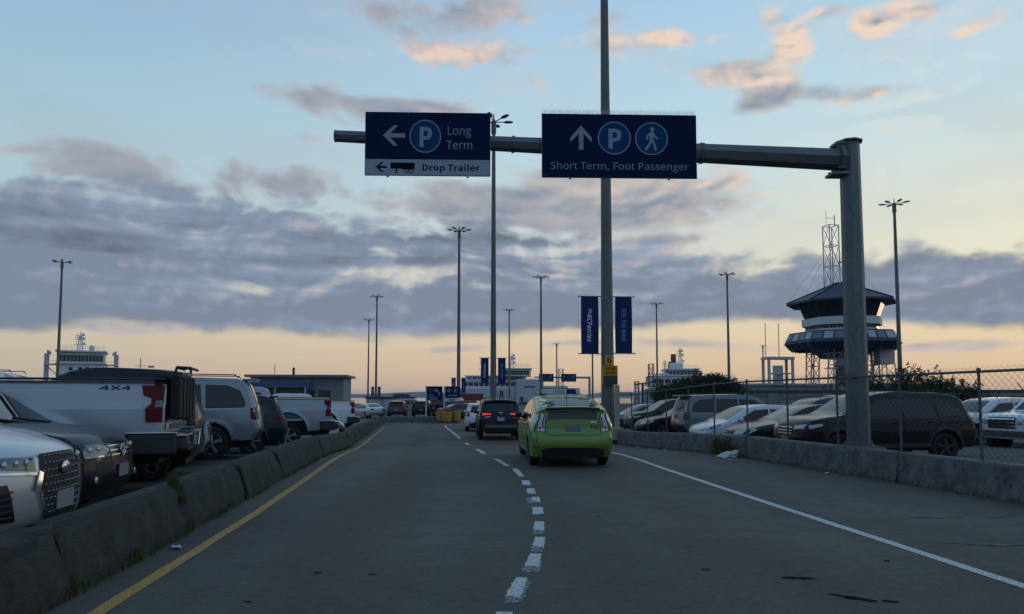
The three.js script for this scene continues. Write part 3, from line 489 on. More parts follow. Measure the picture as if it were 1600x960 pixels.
// small white hatchback
define('hatchback', { hw: 0.86, belt: 0.98, roof: 1.48, tumble: 0.17, axles: [-1.18, 1.3], R: 0.31, arch: 0.355, clear: 0.2, tyre: 0.2,
  top: [[-1.85, 0.3, 0.05], [-1.96, 0.5, 0.08], [-1.95, 0.8, 0.1], [-1.86, 0.98, 0.08], [-1.6, 1.38, 0.1], [-1.66, 1.42, 0.02], [-1.3, 1.46, 0.2], [-0.2, 1.49, 0.4], [0.35, 1.44, 0.3], [1.2, 0.98, 0.12], [1.7, 0.86, 0.2], [1.95, 0.68, 0.1], [1.98, 0.42, 0.08], [1.86, 0.22, 0.05]],
  parts(b) {
    const P = [];
    cabin(b, P, { windows: [[[0.9, 1.0], [0.26, 1.34], [-0.2, 1.37], [-0.2, 0.98]], [[-0.27, 0.98], [-0.27, 1.37], [-0.95, 1.34], [-1.2, 1.1], [-1.18, 1.03]]], screen: [[-0.88, 1.03], [0.88, 1.03], [0.82, 1.4], [-0.82, 1.4]], back: [[-0.82, 1.02], [0.82, 1.02], [0.74, 1.34], [-0.74, 1.34]], doors: [[[[0.95, 0.36], [1.0, 0.96], [-0.22, 0.96], [-0.25, 0.34]], -0.08, 0.86]], mirror: [0.76, 1.0] });
    both(P, 'taillight', M.red, (s) => duo(b.rear((s > 0 ? (q) => q : mir)([[0.75, 0.8], [0.98, 0.82], [0.98, 1.08], [0.88, 1.06]]), 0.008), b.side(s, [[-1.92, 0.84], [-1.75, 0.92], [-1.68, 1.12], [-1.76, 1.12]], 0.008)));
    both(P, 'reflector', M.red, (s) => b.rear((s > 0 ? (q) => q : mir)(rect(0.68, 0.5, 0.88, 0.54)), 0.008));
    P.push(['lower_bumper', b.rear([[-0.8, 0.3], [0.8, 0.3], [0.86, 0.4], [0.5, 0.5], [-0.5, 0.5], [-0.86, 0.4]], 0.006), M.trim]);
    P.push(['license_plate', plateOn(b, false, 0.62), M.plate]);
    both(P, 'headlight', M.clear, (s) => duo(b.front((s > 0 ? (q) => q : mir)([[0.55, 0.66], [0.97, 0.7], [0.97, 0.82], [0.7, 0.8]]), 0.006), b.side(s, [[1.9, 0.7], [1.45, 0.88], [1.5, 0.92], [1.86, 0.82]], 0.006)));
    P.push(['grille', b.front([[-0.5, 0.4], [0.5, 0.4], [0.42, 0.6], [-0.42, 0.6]], 0.006), M.black]);
    return P;
  } });
define('sedan', { hw: 0.9, belt: 0.95, roof: 1.45, tumble: 0.2, axles: [-1.38, 1.42], R: 0.32, arch: 0.365, clear: 0.2, bowF: 0.26, tyre: 0.2,
  top: [[-2.2, 0.3, 0.05], [-2.36, 0.5, 0.08], [-2.36, 0.88, 0.1], [-2.22, 1.02, 0.1], [-1.75, 1.06, 0.3], [-0.95, 1.4, 0.3], [-0.3, 1.45, 0.4], [0.25, 1.4, 0.3], [1.1, 0.97, 0.15], [1.7, 0.88, 0.3], [2.2, 0.74, 0.12], [2.34, 0.55, 0.1], [2.34, 0.36, 0.08], [2.2, 0.2, 0.05]],
  parts(b) {
    const P = [];
    cabin(b, P, { windows: [[[0.85, 0.98], [0.16, 1.3], [-0.28, 1.34], [-0.28, 0.96]], [[-0.35, 0.96], [-0.35, 1.34], [-0.9, 1.3], [-1.35, 1.06], [-1.3, 0.98]]], screen: [[-0.88, 1.02], [0.88, 1.02], [0.82, 1.36], [-0.82, 1.36]], back: [[-0.82, 1.09], [0.82, 1.09], [0.76, 1.36], [-0.76, 1.36]], doors: [[[[0.95, 0.34], [0.98, 0.94], [-0.3, 0.94], [-0.32, 0.32]], -0.15, 0.84], [[[-0.34, 0.32], [-0.32, 0.94], [-1.25, 0.96], [-1.15, 0.7], [-0.95, 0.5], [-0.9, 0.33]], -1.05, 0.86]], mirror: [0.72, 0.99], beltTrim: [[0.9, 0.955], [-1.3, 0.965]] });
    both(P, 'headlight', M.clear, (s) => duo(b.front((s > 0 ? (q) => q : mir)([[0.5, 0.6], [0.97, 0.62], [0.97, 0.76], [0.5, 0.7]]), 0.006), b.side(s, [[2.28, 0.62], [1.85, 0.76], [1.9, 0.82], [2.22, 0.74]], 0.006)));
    P.push(['grille', b.front([[-0.42, 0.48], [0.42, 0.48], [0.46, 0.7], [-0.46, 0.7]], 0.006), M.black, { sub: [0.53, 0.59, 0.65].map((y) => ['grille_bar', b.front(rect(-0.42, y, 0.42, y + 0.014), 0.014, 0.02), M.chrome]) }]);
    P.push(['lower_intake', b.front(rect(-0.6, 0.26, 0.6, 0.4), 0.006), M.black]);
    both(P, 'taillight', M.red, (s) => b.rear((s > 0 ? (q) => q : mir)([[0.5, 0.84], [0.98, 0.84], [0.98, 0.96], [0.5, 0.94]]), 0.008));
    P.push(['license_plate', plateOn(b, true, 0.45), M.plate, { fine: true }]);
    P.push(['rear_plate', plateOn(b, false, 0.7), M.plate, { fine: true }]);
    return P;
  } });
// big grey wagon-backed sport utility, rear lamps beside the glass
define('wagon', { hw: 0.99, belt: 1.16, roof: 1.86, tumble: 0.15, axles: [-1.4, 1.55], R: 0.39, arch: 0.45, bowR: 0.14,
  top: [[-2.4, 0.45, 0.05], [-2.52, 0.62, 0.06], [-2.5, 0.82, 0.06], [-2.44, 1.14, 0.1], [-2.2, 1.72, 0.1], [-1.95, 1.83, 0.2], [-0.2, 1.87, 0.5], [0.4, 1.8, 0.3], [1.15, 1.28, 0.12], [1.8, 1.2, 0.3], [2.35, 1.08, 0.12], [2.5, 0.9, 0.1], [2.5, 0.55, 0.08], [2.36, 0.36, 0.05]],
  parts(b) {
    const P = [];
    cabin(b, P, { windows: [[[1.0, 1.22], [0.36, 1.66], [-0.25, 1.7], [-0.25, 1.18]], [[-0.32, 1.18], [-0.32, 1.7], [-1.15, 1.7], [-1.2, 1.18]], [[-1.28, 1.18], [-1.25, 1.7], [-1.7, 1.69], [-2.0, 1.58], [-2.18, 1.3], [-2.15, 1.2]]], screen: [[-0.88, 1.3], [0.88, 1.3], [0.82, 1.76], [-0.82, 1.76]], back: [[-0.8, 1.2], [0.8, 1.2], [0.74, 1.68], [-0.74, 1.68]], doors: [[[[1.05, 0.5], [1.1, 1.14], [-0.27, 1.14], [-0.3, 0.5]], -0.12, 1.04], [[[-0.32, 0.5], [-0.29, 1.14], [-1.25, 1.14], [-1.22, 0.9], [-1.0, 0.62], [-0.92, 0.5]], -1.08, 1.04]], mirror: [0.88, 1.22], mirrorMat: M.black, beltTrim: [[1.0, 1.165], [-1.2, 1.165], [-2.1, 1.185]] });
    both(P, 'taillight', M.red, (s) => duo(b.rear((s > 0 ? (q) => q : mir)([[0.82, 0.9], [0.985, 0.9], [0.985, 1.2], [0.86, 1.2]]), 0.01), b.side(s, [[-2.5, 0.9], [-2.36, 0.92], [-2.32, 1.18], [-2.42, 1.2]], 0.01)));
    P.push(['rear_bumper', b.rear([[-0.97, 0.46], [0.97, 0.46], [0.97, 0.7], [-0.97, 0.7]], 0.008), M.trim]);
    P.push(['license_plate', plateOn(b, false, 0.98), M.plate]);
    P.push(['spoiler', rbox(-2.2, 1.79, 0, 0.34, 0.05, 1.4, 0.02), 'paint']);
    P.push(['rear_wiper', bar([-2.42, 1.27, 0.0], [-2.36, 1.38, 0.5], 0.012, 5), M.black]);
    rails(b, P, -1.9, 0.3, 1.92, 0.68);
    both(P, 'headlight', M.clear, (s) => b.front((s > 0 ? (q) => q : mir)(rect(0.55, 0.84, 0.97, 1.02)), 0.006));
    P.push(['grille', b.front(rect(-0.48, 0.72, 0.48, 1.02), 0.006), M.black, { sub: [0.78, 0.86, 0.94].map((y) => ['grille_bar', b.front(rect(-0.47, y, 0.47, y + 0.02), 0.016, 0.03), M.chrome]) }]);
    return P;
  } });
// crew cab pickup
define('pickup', { hw: 1.02, belt: 1.32, roof: 2.02, tumble: 0.13, axles: [-1.46, 2.06], R: 0.45, arch: 0.62, ay: 0.6, clear: 0.5, tyre: 0.28, inset: 0.16, r: 0.06, bowR: 0.03, bowF: 0.12, taperR: 0.015, flare: 0.035, shoulder: 0.012, crown: 0.02, spokes: 6,
  top: [[-2.86, 0.66, 0.03], [-2.88, 1.0, 0.04], [-2.88, 1.62, 0.05], [-2.84, 1.68, 0.04], [-0.98, 1.68, 0.02], [-0.94, 1.72, 0.03], [-0.86, 1.96, 0.1], [-0.6, 2.03, 0.15], [0.55, 2.04, 0.3], [0.95, 1.96, 0.2], [1.5, 1.45, 0.12], [2.1, 1.4, 0.3], [2.7, 1.34, 0.12], [2.84, 1.2, 0.08], [2.86, 0.75, 0.06], [2.75, 0.5, 0.05]],
  parts(b) {
    const P = [];
    cabin(b, P, { windows: [[[1.32, 1.4], [0.86, 1.85], [0.32, 1.88], [0.32, 1.36]], [[0.25, 1.36], [0.25, 1.88], [-0.6, 1.87], [-0.66, 1.36]]], screen: [[-0.88, 1.48], [0.88, 1.48], [0.82, 1.93], [-0.82, 1.93]], doors: [[[[1.38, 0.62], [1.42, 1.33], [0.3, 1.33], [0.28, 0.62]], 0.42, 1.2], [[[0.26, 0.62], [0.28, 1.33], [-0.72, 1.33], [-0.72, 0.62]], -0.58, 1.2]], mirror: [1.2, 1.42], mirrorMat: M.black });
    both(P, 'taillight', M.red, (s) => duo(b.side(s, [[-2.86, 1.1], [-2.7, 1.1], [-2.69, 1.3], [-2.745, 1.36], [-2.745, 1.44], [-2.66, 1.48], [-2.64, 1.62], [-2.86, 1.62]], 0.012, 0.05), b.rear((s > 0 ? (q) => q : mir)(rect(0.86, 1.1, 0.99, 1.6)), 0.01)), (s) => ({ sub: [['reverse_light', b.side(s, [[-2.85, 1.32], [-2.79, 1.32], [-2.79, 1.41], [-2.85, 1.41]], 0.018), M.lampDark]] }));
    both(P, 'lamp_surround', 'paint', (s) => line(b, s, [[-2.87, 1.65], [-2.61, 1.65], [-2.63, 1.47], [-2.715, 1.43], [-2.715, 1.37], [-2.66, 1.32], [-2.67, 1.07], [-2.87, 1.07]], 0.02, 0.01));
    both(P, 'bed_rail_cap', M.trim, (s) => rbox(-1.92, 1.69, s * 0.93, 1.86, 0.03, 0.09, 0.012));
    P.push(['cab_gap', merge([b.side(1, rect(-0.97, 0.62, -0.955, 1.66), 0.003), b.side(-1, rect(-0.97, 0.62, -0.955, 1.66), 0.003)]), M.seam]);
    for (const wx of [-1.46, 2.06]) both(P, 'wheel_arch_trim', M.black, (s) => archTrim(b, s, wx, 0.03), () => ({ fine: true }));
    P.push(['rear_bumper', merge([rbox(-2.98, 0.8, 0, 0.2, 0.22, 1.96, 0.05), rbox(-2.86, 0.78, 0, 0.2, 0.18, 2.02, 0.04)]), M.trim, { sub: [['bumper_chrome', merge([rbox(-2.99, 0.905, 0.74, 0.2, 0.025, 0.52, 0.01), rbox(-2.99, 0.905, -0.74, 0.2, 0.025, 0.52, 0.01), rbox(-3.0, 0.7, 0.6, 0.18, 0.022, 0.5, 0.01), rbox(-3.0, 0.7, -0.6, 0.18, 0.022, 0.5, 0.01), bar([-3.09, 0.9, -0.5], [-3.09, 0.7, -0.36], 0.012, 5), bar([-3.09, 0.9, 0.5], [-3.09, 0.7, 0.36], 0.012, 5), box(-2.885, 1.02, 0, 0.03, 0.09, 1.9)]), M.chrome], ['bumper_end', rbox(-2.74, 0.79, 0.99, 0.5, 0.3, 0.1, 0.04), M.trim], ['bumper_end', rbox(-2.74, 0.79, -0.99, 0.5, 0.3, 0.1, 0.04), M.trim], ['bumper_edge', merge([rbox(-2.74, 0.945, -1.02, 0.5, 0.022, 0.06, 0.01), rbox(-2.74, 0.945, 1.02, 0.5, 0.022, 0.06, 0.01), bar([-2.5, 0.94, -1.04], [-2.42, 0.72, -1.03], 0.012, 5), bar([-2.5, 0.94, 1.04], [-2.42, 0.72, 1.03], 0.012, 5)]), M.chrome], ['bumper_step', merge([rbox(-3.02, 0.9, 0, 0.16, 0.03, 0.9, 0.01), rbox(-3.0, 0.74, 0.78, 0.19, 0.13, 0.28, 0.02), rbox(-3.0, 0.74, -0.78, 0.19, 0.13, 0.28, 0.02), rbox(-2.98, 0.68, 0, 0.18, 0.06, 1.2, 0.02)]), M.black], ['license_plate', box(-3.085, 0.8, 0, 0.01, 0.15, 0.3), M.plate]] }]);
    P.push(['frame', merge([box(-1.9, 0.62, 0.4, 1.9, 0.14, 0.08), box(-1.9, 0.62, -0.4, 1.9, 0.14, 0.08), bar([-1.46, 0.45, -0.8], [-1.46, 0.45, 0.8], 0.06, 8), new THREE.SphereGeometry(0.16, 10, 8).translate(-1.46, 0.45, 0), box(-2.6, 0.58, 0, 0.3, 0.2, 0.9)]), M.black]);
    both(P, 'headlight', M.clear, (s) => b.front((s > 0 ? (q) => q : mir)(rect(0.62, 0.98, 0.97, 1.22)), 0.008));
    P.push(['grille', b.front(rect(-0.6, 0.85, 0.6, 1.24), 0.008), M.black, { sub: [0.92, 1.04, 1.16].map((y) => ['grille_bar', b.front(rect(-0.58, y, 0.58, y + 0.035), 0.02, 0.04), M.chrome]) }]);
    P.push(['front_bumper', b.front(rect(-0.98, 0.56, 0.98, 0.78), 0.02), M.chrome]);
    return P;
  } });

// ---------------------------------------------------------------- ground, road, markings
const G = (z) => -0.3 * sm(-16, -27, z) - 0.3 * sm(-27, -65, z);      // the ground falls away gently ahead
const T_ASPH = grain(1024, (n) => { const v = 1 + n(256, 2, 0.7) * 0.85 + n(32, 3, 0.6) * 0.26 + n(6, 3) * 0.22, l = sm(0.42, 0.6, n(200, 1)) * 0.25; return [0.5 * (v + l), 0.5 * (v + l), 0.495 * (v + l)]; }, true);
const T_ASPHB = grain(512, (n) => 0.5 + n(128, 2, 0.7) * 0.55, false);
const ASPHALT = mat(0.13, 0.113, 0.092, 0.86, { map: T_ASPH, bumpMap: T_ASPHB, bumpScale: 0.004, vertexColors: true });
const LOT = mat(0.12, 0.12, 0.117, 0.88, { map: T_ASPH, bumpMap: T_ASPHB, bumpScale: 0.004, vertexColors: true });
function sheetGround(xs, zs, lift, inside, tone) {
  const P = [], C = [], U = [], I = [], nx = xs.length;
  for (const z of zs) for (const x0 of xs) { const x = inside ? inside(x0, z) : x0; P.push(x, G(z) + lift, z); const t = tone(x, z); C.push(t[0], t[1], t[2]); U.push(x / 3.1, z / 3.1); }
  for (let j = 0; j < zs.length - 1; j++) for (let i = 0; i < nx - 1; i++) { const a = j * nx + i, b = a + 1, c = a + nx, d = c + 1; I.push(a, b, c, b, d, c); }
  const g = new THREE.BufferGeometry(); g.setAttribute('position', new THREE.Float32BufferAttribute(P, 3)); g.setAttribute('color', new THREE.Float32BufferAttribute(C, 3)); g.setAttribute('uv', new THREE.Float32BufferAttribute(U, 2)); g.setIndex(I); g.computeVertexNormals(); return g;
}
const steps = (a, b, d) => { const n = Math.round(Math.abs(b - a) / d); return Array.from({ length: n + 1 }, (_, i) => a + (b - a) * i / n); };
setting('ground', sheetGround([-700, -300, ...steps(-60, 60, 2), 300, 700], [40, ...steps(14, -70, 1.2), ...steps(-75, -235, 10)], 0, null, (x, z) => { const v = 1 + fbm(x * 0.12, z * 0.12 + 40, 4, 0, 0) * 0.4; return [v, v, v]; }), LOT);
setting('sea', new THREE.PlaneGeometry(12000, 6000).rotateX(-Math.PI / 2).translate(0, -2.6, -3200), mat(0.02, 0.03, 0.04, 0.12));
const PATH_L = [[-2.62, 4], [-2.64, -3], [-2.66, -7], [-2.73, -11], [-2.84, -17.3], [-3.3, -30], [-3.85, -44], [-4.3, -56]];
const PATH_R = [[8.0, 6], [7.9, -3], [7.82, -9], [7.62, -12], [7.3, -15.4], [7.0, -18.5], [6.75, -22.5], [6.5, -27.2]];
const onPath = (p, z) => { for (let i = 1; i < p.length; i++) if (z >= p[i][1] || i === p.length - 1) return mix(p[i - 1][0], p[i][0], (z - p[i - 1][1]) / (p[i][1] - p[i - 1][1])); };
setting('road', sheetGround(steps(0, 1, 1 / 36), steps(9, -58, 0.35), 0.004, (t, z) => mix(onPath(PATH_L, z) - 0.1, z > -27 ? onPath(PATH_R, z) + 0.1 : mix(6.6, 12, sm(-27, -40, z)), t), (x, z) => {
  const lane = (c, w) => Math.exp(-Math.pow((x - c) / w, 2));
  // polished wheel paths, a brownish oil strip between them, seams and patches of other batches
  const oil = lane(-0.85, 0.45) * 0.16 + lane(2.9, 0.5) * 0.13, polish = (lane(-1.65, 0.28) + lane(-0.05, 0.28) + lane(2.1, 0.3) + lane(3.7, 0.3)) * 0.13, edge = sm(4.7, 5.3, x) * 0.12;
  const v = 1 + fbm(x * 0.5, z * 0.18 + 11, 5, 0, 0, 0.6) * 0.42 + polish + edge, p = grad2(x * 0.22 + 5, z * 0.09, 0, 0) > 0.16 ? 0.1 : 0;
  return [(v - oil * 0.5 + p), (v - oil * 0.85 + p), (v - oil * 1.3 + p)];
}), ASPHALT);

const T_WORN = grain(256, (n) => { const v = 0.84 + n(64, 3, 0.7) * 0.28 + n(8, 3) * 0.14; return [v, v, v * 0.98]; }, true);
const T_CHIP = grain(512, (n) => { const h = sm(-0.42, -0.2, n(32, 4, 0.62) + n(128, 2, 0.6) * 0.3), v = (0.82 + n(64, 3, 0.7) * 0.3) * h + 0.16 * (1 - h); return [v, v, v * 0.98]; }, true);
const T_WORN2 = grain(256, (n) => { const c = sm(-0.02, 0.3, n(24, 4, 0.7)); return [0.2 + 0.62 * c, 0.2 + 0.62 * c, 0.2 + 0.6 * c]; }, true);
const PAINT_FADED = mat(0.2, 0.2, 0.195, 0.85, { map: T_WORN2 });
const PAINT_W = mat(0.64, 0.65, 0.65, 0.75, { map: T_CHIP, bumpMap: T_ASPHB, bumpScale: 0.002 }), PAINT_OLD = mat(0.42, 0.43, 0.43, 0.8, { map: T_WORN2 }), PAINT_Y = mat(0.52, 0.28, 0.065, 0.75, { map: T_CHIP, bumpMap: T_ASPHB, bumpScale: 0.002 });
function flat(poly, lift, rag = 0) {
  if (rag) { const out = []; poly.forEach((p, i) => { const q = poly[(i + 1) % poly.length], L = Math.hypot(q[0] - p[0], q[1] - p[1]), n = Math.max(1, Math.round(L / 0.035)); for (let k = 0; k < n; k++) out.push([mix(p[0], q[0], k / n) + (GR() - 0.5) * rag, mix(p[1], q[1], k / n) + (GR() - 0.5) * rag]); }); poly = out; }
  const s = new THREE.Shape(poly.map(([x, z]) => new THREE.Vector2(x, -z))), g = new THREE.ShapeGeometry(s).rotateX(-Math.PI / 2), p = g.attributes.position, uv = g.attributes.uv;
  for (let i = 0; i < p.count; i++) { p.setY(i, G(p.getZ(i)) + lift); uv.setXY(i, p.getX(i) * 1.3, p.getZ(i) * 1.3); }
  g.computeVertexNormals(); return g;
}
function stripe(path, w, lift, step = 0.5, wob = 0.004) {
  const P = [], U = [], I = [], pts = [];
  for (let i = 1; i < path.length; i++) { const [x0, z0] = path[i - 1], [x1, z1] = path[i], n = Math.max(1, Math.ceil(Math.hypot(x1 - x0, z1 - z0) / step)); for (let j = i === 1 ? 0 : 1; j <= n; j++) pts.push([mix(x0, x1, j / n), mix(z0, z1, j / n)]); }
  pts.forEach(([x, z], i) => { const a = pts[Math.max(0, i - 1)], b = pts[Math.min(pts.length - 1, i + 1)], L = Math.hypot(b[0] - a[0], b[1] - a[1]), nx = -(b[1] - a[1]) / L, nz = (b[0] - a[0]) / L, q = w / 2 + grad2(z * 3.1, x * 2 + 7, 0, 0) * wob, q2 = w / 2 + grad2(z * 2.7 + 50, x, 0, 0) * wob; P.push(x + nx * q, G(z) + lift, z + nz * q, x - nx * q2, G(z) + lift, z - nz * q2); U.push(0, z * 1.3, w * 1.3, z * 1.3); if (i) I.push(i * 2 - 2, i * 2, i * 2 - 1, i * 2, i * 2 + 1, i * 2 - 1); });
  const g = new THREE.BufferGeometry(); g.setAttribute('position', new THREE.Float32BufferAttribute(P, 3)); g.setAttribute('uv', new THREE.Float32BufferAttribute(U, 2)); g.setIndex(I); g.computeVertexNormals();
  if (g.attributes.normal.getY(0) < 0) { for (let i = 0; i < I.length; i += 3) [I[i], I[i + 1]] = [I[i + 1], I[i]]; g.setIndex(I); g.computeVertexNormals(); }
  return g;
}
setting('road_edge_line', stripe([[-2.27, 3], [-2.28, -9], [-2.35, -12.5], [-2.5, -18], [-2.8, -25], [-3.15, -36], [-3.6, -46]], 0.115, 0.008, 0.4, 0.012), PAINT_Y);
setting('road_edge_line', stripe([[4.4, 3], [4.42, -9.5], [4.46, -14], [4.6, -19], [4.75, -26]], 0.12, 0.008, 0.4, 0.008), PAINT_W);
const DASHES = [[[0.37, -4.89], [0.48, -4.87], [0.36, -4.3], [0.24, -4.33]], [[0.6, -5.79], [0.69, -5.76], [0.57, -5.21], [0.47, -5.27]], [[0.82, -6.64], [0.92, -6.62], [0.83, -6.13], [0.71, -6.17]], [[0.97, -7.42], [1.07, -7.39], [0.98, -6.9], [0.88, -7.01]], [[1.08, -8.34], [1.19, -8.31], [1.11, -7.77], [1.0, -7.81]], [[1.19, -9.41], [1.32, -9.39], [1.26, -8.85], [1.12, -8.82]], [[1.3, -10.35], [1.41, -10.34], [1.35, -9.8], [1.25, -9.92]], [[1.34, -11.31], [1.46, -11.3], [1.41, -10.69], [1.28, -10.7]], [[1.38, -12.41], [1.51, -12.4], [1.47, -11.72], [1.33, -11.74]], [[1.41, -14.49], [1.52, -14.45], [1.51, -13.03], [1.41, -12.98]], [[1.21, -16.89], [1.32, -16.73], [1.44, -15.03], [1.33, -15.01]], [[1.06, -22.75], [1.16, -22.74], [1.2, -19.17], [1.07, -18.94]], [[0.86, -27.52], [0.99, -27.51], [1.06, -26.17], [0.93, -26.03]]];
for (const d of DASHES) setting('lane_dash', flat(d, 0.0085, 0.016), PAINT_W);
for (const d of [[[0.44, -5.11], [0.56, -5.07], [0.71, -5.64], [0.6, -5.77], [0.47, -5.27]], [[0.71, -6.22], [0.89, -6.4], [0.81, -5.93], [0.67, -5.96]], [[0.88, -7.05], [1.02, -7.1], [0.94, -6.71], [0.83, -6.74]], [[0.99, -7.85], [1.12, -7.85], [1.08, -7.57], [0.96, -7.59]], [[1.2, -10.3], [1.3, -10.3], [1.27, -9.72], [1.17, -9.75]]]) setting('worn_lane_dash', flat(d, 0.0065, 0.03), PAINT_OLD);
setting('lane_line', stripe([[0.79, -30.4], [0.43, -40.6], [0.22, -46.5], [0.3, -48.6], [0.7, -50.2], [1.9, -52.5], [4.5, -54.2]], 0.12, 0.009), PAINT_W);
for (const [p, w] of [[[[5.6, -8.2], [6.6, -8.1], [7.0, -8.3]], 0.07], [[[4.95, -6.75], [5.5, -6.6], [6.1, -6.62]], 0.09], [[[5.3, -9.6], [6.2, -9.35]], 0.06]]) setting('faded_mark', stripe(p, w, 0.0085, 0.05, 0.13), PAINT_FADED);
// tar smears and cracks
const TAR = new THREE.MeshPhysicalMaterial({ color: rgb(0.008, 0.008, 0.008), roughness: 0.95, specularIntensity: 0.15 });
{ const r = rng(77); for (const [x, z, L, w, a] of [[2.84, -5.55, 0.3, 0.035, 0.2], [2.94, -4.98, 0.34, 0.05, 0.75], [3.15, -4.86, 0.12, 0.03, 0.3], [2.2, -5.9, 0.1, 0.02, 0], [3.9, -6.05, 0.06, 0.03, 0.4], [-1.35, -5.3, 0.07, 0.02, 0.2], [-1.0, -6.1, 0.08, 0.02, 0.1], [-0.55, -6.0, 0.08, 0.018, 0.1], [1.9, -8.6, 0.06, 0.02, 0]]) {
  const top = [], bot = []; for (let i = 0; i <= 9; i++) { const t = i / 9 - 0.5, q = w * Math.sqrt(Math.max(0.02, 1 - 4 * t * t)); top.push([t * L, q * (0.3 + r())]); bot.unshift([t * L, -q * (0.2 + r() * 0.8)]); }
  const c = Math.cos(a), s = Math.sin(a); setting('tar_smear', flat([...top, ...bot].map(([u, v]) => [x + u * c - v * s, z + u * s + v * c]), 0.0095), TAR); } }

// ---------------------------------------------------------------- concrete barriers
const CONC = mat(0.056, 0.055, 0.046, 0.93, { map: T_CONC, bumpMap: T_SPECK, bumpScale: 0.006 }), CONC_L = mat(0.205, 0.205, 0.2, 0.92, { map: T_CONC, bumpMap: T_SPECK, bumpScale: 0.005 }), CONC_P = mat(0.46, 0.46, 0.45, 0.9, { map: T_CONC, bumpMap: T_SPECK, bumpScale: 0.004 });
function blockGeo(L, seed, chip = 1) {          // low barrier with a sloped face towards +x, along z, toe at x = 0
  const prof = [[0, 0], [-0.01, 0.12], [-0.05, 0.26], [-0.1, 0.4], [-0.14, 0.475], [-0.2, 0.51], [-0.3, 0.52], [-0.38, 0.505], [-0.44, 0.45], [-0.48, 0.3], [-0.5, 0]], n = 26, P = [], I = [], m = prof.length;
  for (let j = 0; j <= n; j++) { const t = j / n, z = (t - 0.5) * L, e = Math.min(t, 1 - t) * L;
    prof.forEach(([x, y], i) => { const k = fbm(z * 2.2 + seed * 13, i * 0.6 + seed * 7, 3, 0, 0), ch = chip * Math.max(0, fbm(z * 1.7 + seed * 31, i * 0.4 + 3, 3, 0, 0) - 0.12) * (0.04 + 0.2 * Math.exp(-e * 5)), cx = -0.25, cy = 0.2, d = 0.012 * k - ch; const vx = x - cx, vy = y - cy, l = Math.hypot(vx, vy), rd = -0.015 * Math.exp(-e * 60); P.push(x + vx / l * (d + rd), Math.max(0, y + (y > 0.05 ? vy / l * (d + rd) : 0)), z); }); }
  for (let j = 0; j < n; j++) for (let i = 0; i < m - 1; i++) { const a = j * m + i, b = a + 1, c = a + m, d = c + 1; I.push(a, c, b, b, c, d); }
  for (const [j, f] of [[0, 0], [n, 1]]) { const c = P.length / 3; P.push(-0.25, 0.2, (j / n - 0.5) * L); for (let i = 0; i < m; i++) P.push(P[(j * m + i) * 3], P[(j * m + i) * 3 + 1], P[(j * m + i) * 3 + 2]); for (let i = 0; i < m - 1; i++) f ? I.push(c, c + 1 + i, c + 2 + i) : I.push(c, c + 2 + i, c + 1 + i); }
  const g = new THREE.BufferGeometry(); g.setAttribute('position', new THREE.Float32BufferAttribute(P, 3)); g.setIndex(I);
  const gn = g.toNonIndexed(); gn.computeVertexNormals(); g.computeVertexNormals();
  // smooth normals along the body
  const q = g.toNonIndexed(); return planarUV(q, 0.55);
}
const BLOCKS = [1, 2, 3, 4, 5].map((k) => blockGeo(2.46, k));
const ORD = ['first', 'second', 'third', 'fourth', 'fifth', 'sixth', 'seventh', 'eighth', 'ninth', 'tenth', 'eleventh', 'twelfth', 'thirteenth', 'fourteenth', 'fifteenth', 'sixteenth', 'seventeenth', 'eighteenth', 'nineteenth', 'twentieth', 'twenty-first', 'twenty-second', 'twenty-third', 'twenty-fourth'];
{ let z = -0.55, k = 0; while (z > -55) { const z1 = z - 2.5, x = onPath(PATH_L, z), x1 = onPath(PATH_L, z1), y = G(z), y1 = G(z1);
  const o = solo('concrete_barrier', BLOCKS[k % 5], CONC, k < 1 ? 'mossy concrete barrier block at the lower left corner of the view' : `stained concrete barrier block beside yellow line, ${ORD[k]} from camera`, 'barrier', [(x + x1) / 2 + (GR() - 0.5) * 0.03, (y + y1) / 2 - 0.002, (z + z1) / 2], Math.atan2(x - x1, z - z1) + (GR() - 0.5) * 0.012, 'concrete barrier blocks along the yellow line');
  o.rotation.x = Math.atan2(y1 - y, z - z1) ; o.rotation.order = 'YXZ'; z = z1; k++; } }
[[-3.4, -58.1, 'nearest the dark red crossover'], [-0.85, -57.6, 'below the blue sign boards']].forEach(([x, z, w], i) => { solo('concrete_barrier', BLOCKS[i + 2], CONC_L, `pale concrete block across the road end, ${w}`, 'barrier', [x, G(z), z], Math.PI / 2 * -1 + Math.PI + 0.02, 'barrier blocks across the road end'); });
function wallGeo(path, prof, step) {
  const P = [], I = [], m = prof.length; let n = 0; const zs = steps(path[0][1], path[path.length - 1][1], step);
  for (const z of zs) { const x = onPath(path, z), dx = onPath(path, z - 0.2) - onPath(path, z + 0.2), L = Math.hypot(dx, 0.4), nx = 0.4 / L, nz = dx / L; prof.forEach(([u, y], i) => { const k = 0.006 * fbm(z * 1.5, i * 0.7, 3, 0, 0); P.push(x + (u + k) * nx, G(z) + y + (y > 0.3 ? k : 0), z + (u + k) * nz); }); n++; }
  for (let j = 0; j < n - 1; j++) for (let i = 0; i < m - 1; i++) { const a = j * m + i, b = a + 1, c = a + m, d = c + 1; I.push(a, b, c, b, d, c); }
  for (const j of [0, n - 1]) for (let i = 1; i < m - 1; i++) j ? I.push(j * m, j * m + i, j * m + i + 1) : I.push(j * m, j * m + i + 1, j * m + i);
  const g = new THREE.BufferGeometry(); g.setAttribute('position', new THREE.Float32BufferAttribute(P, 3)); g.setIndex(I); g.computeVertexNormals(); const q = g.toNonIndexed(); return planarUV(q, 0.5);
}
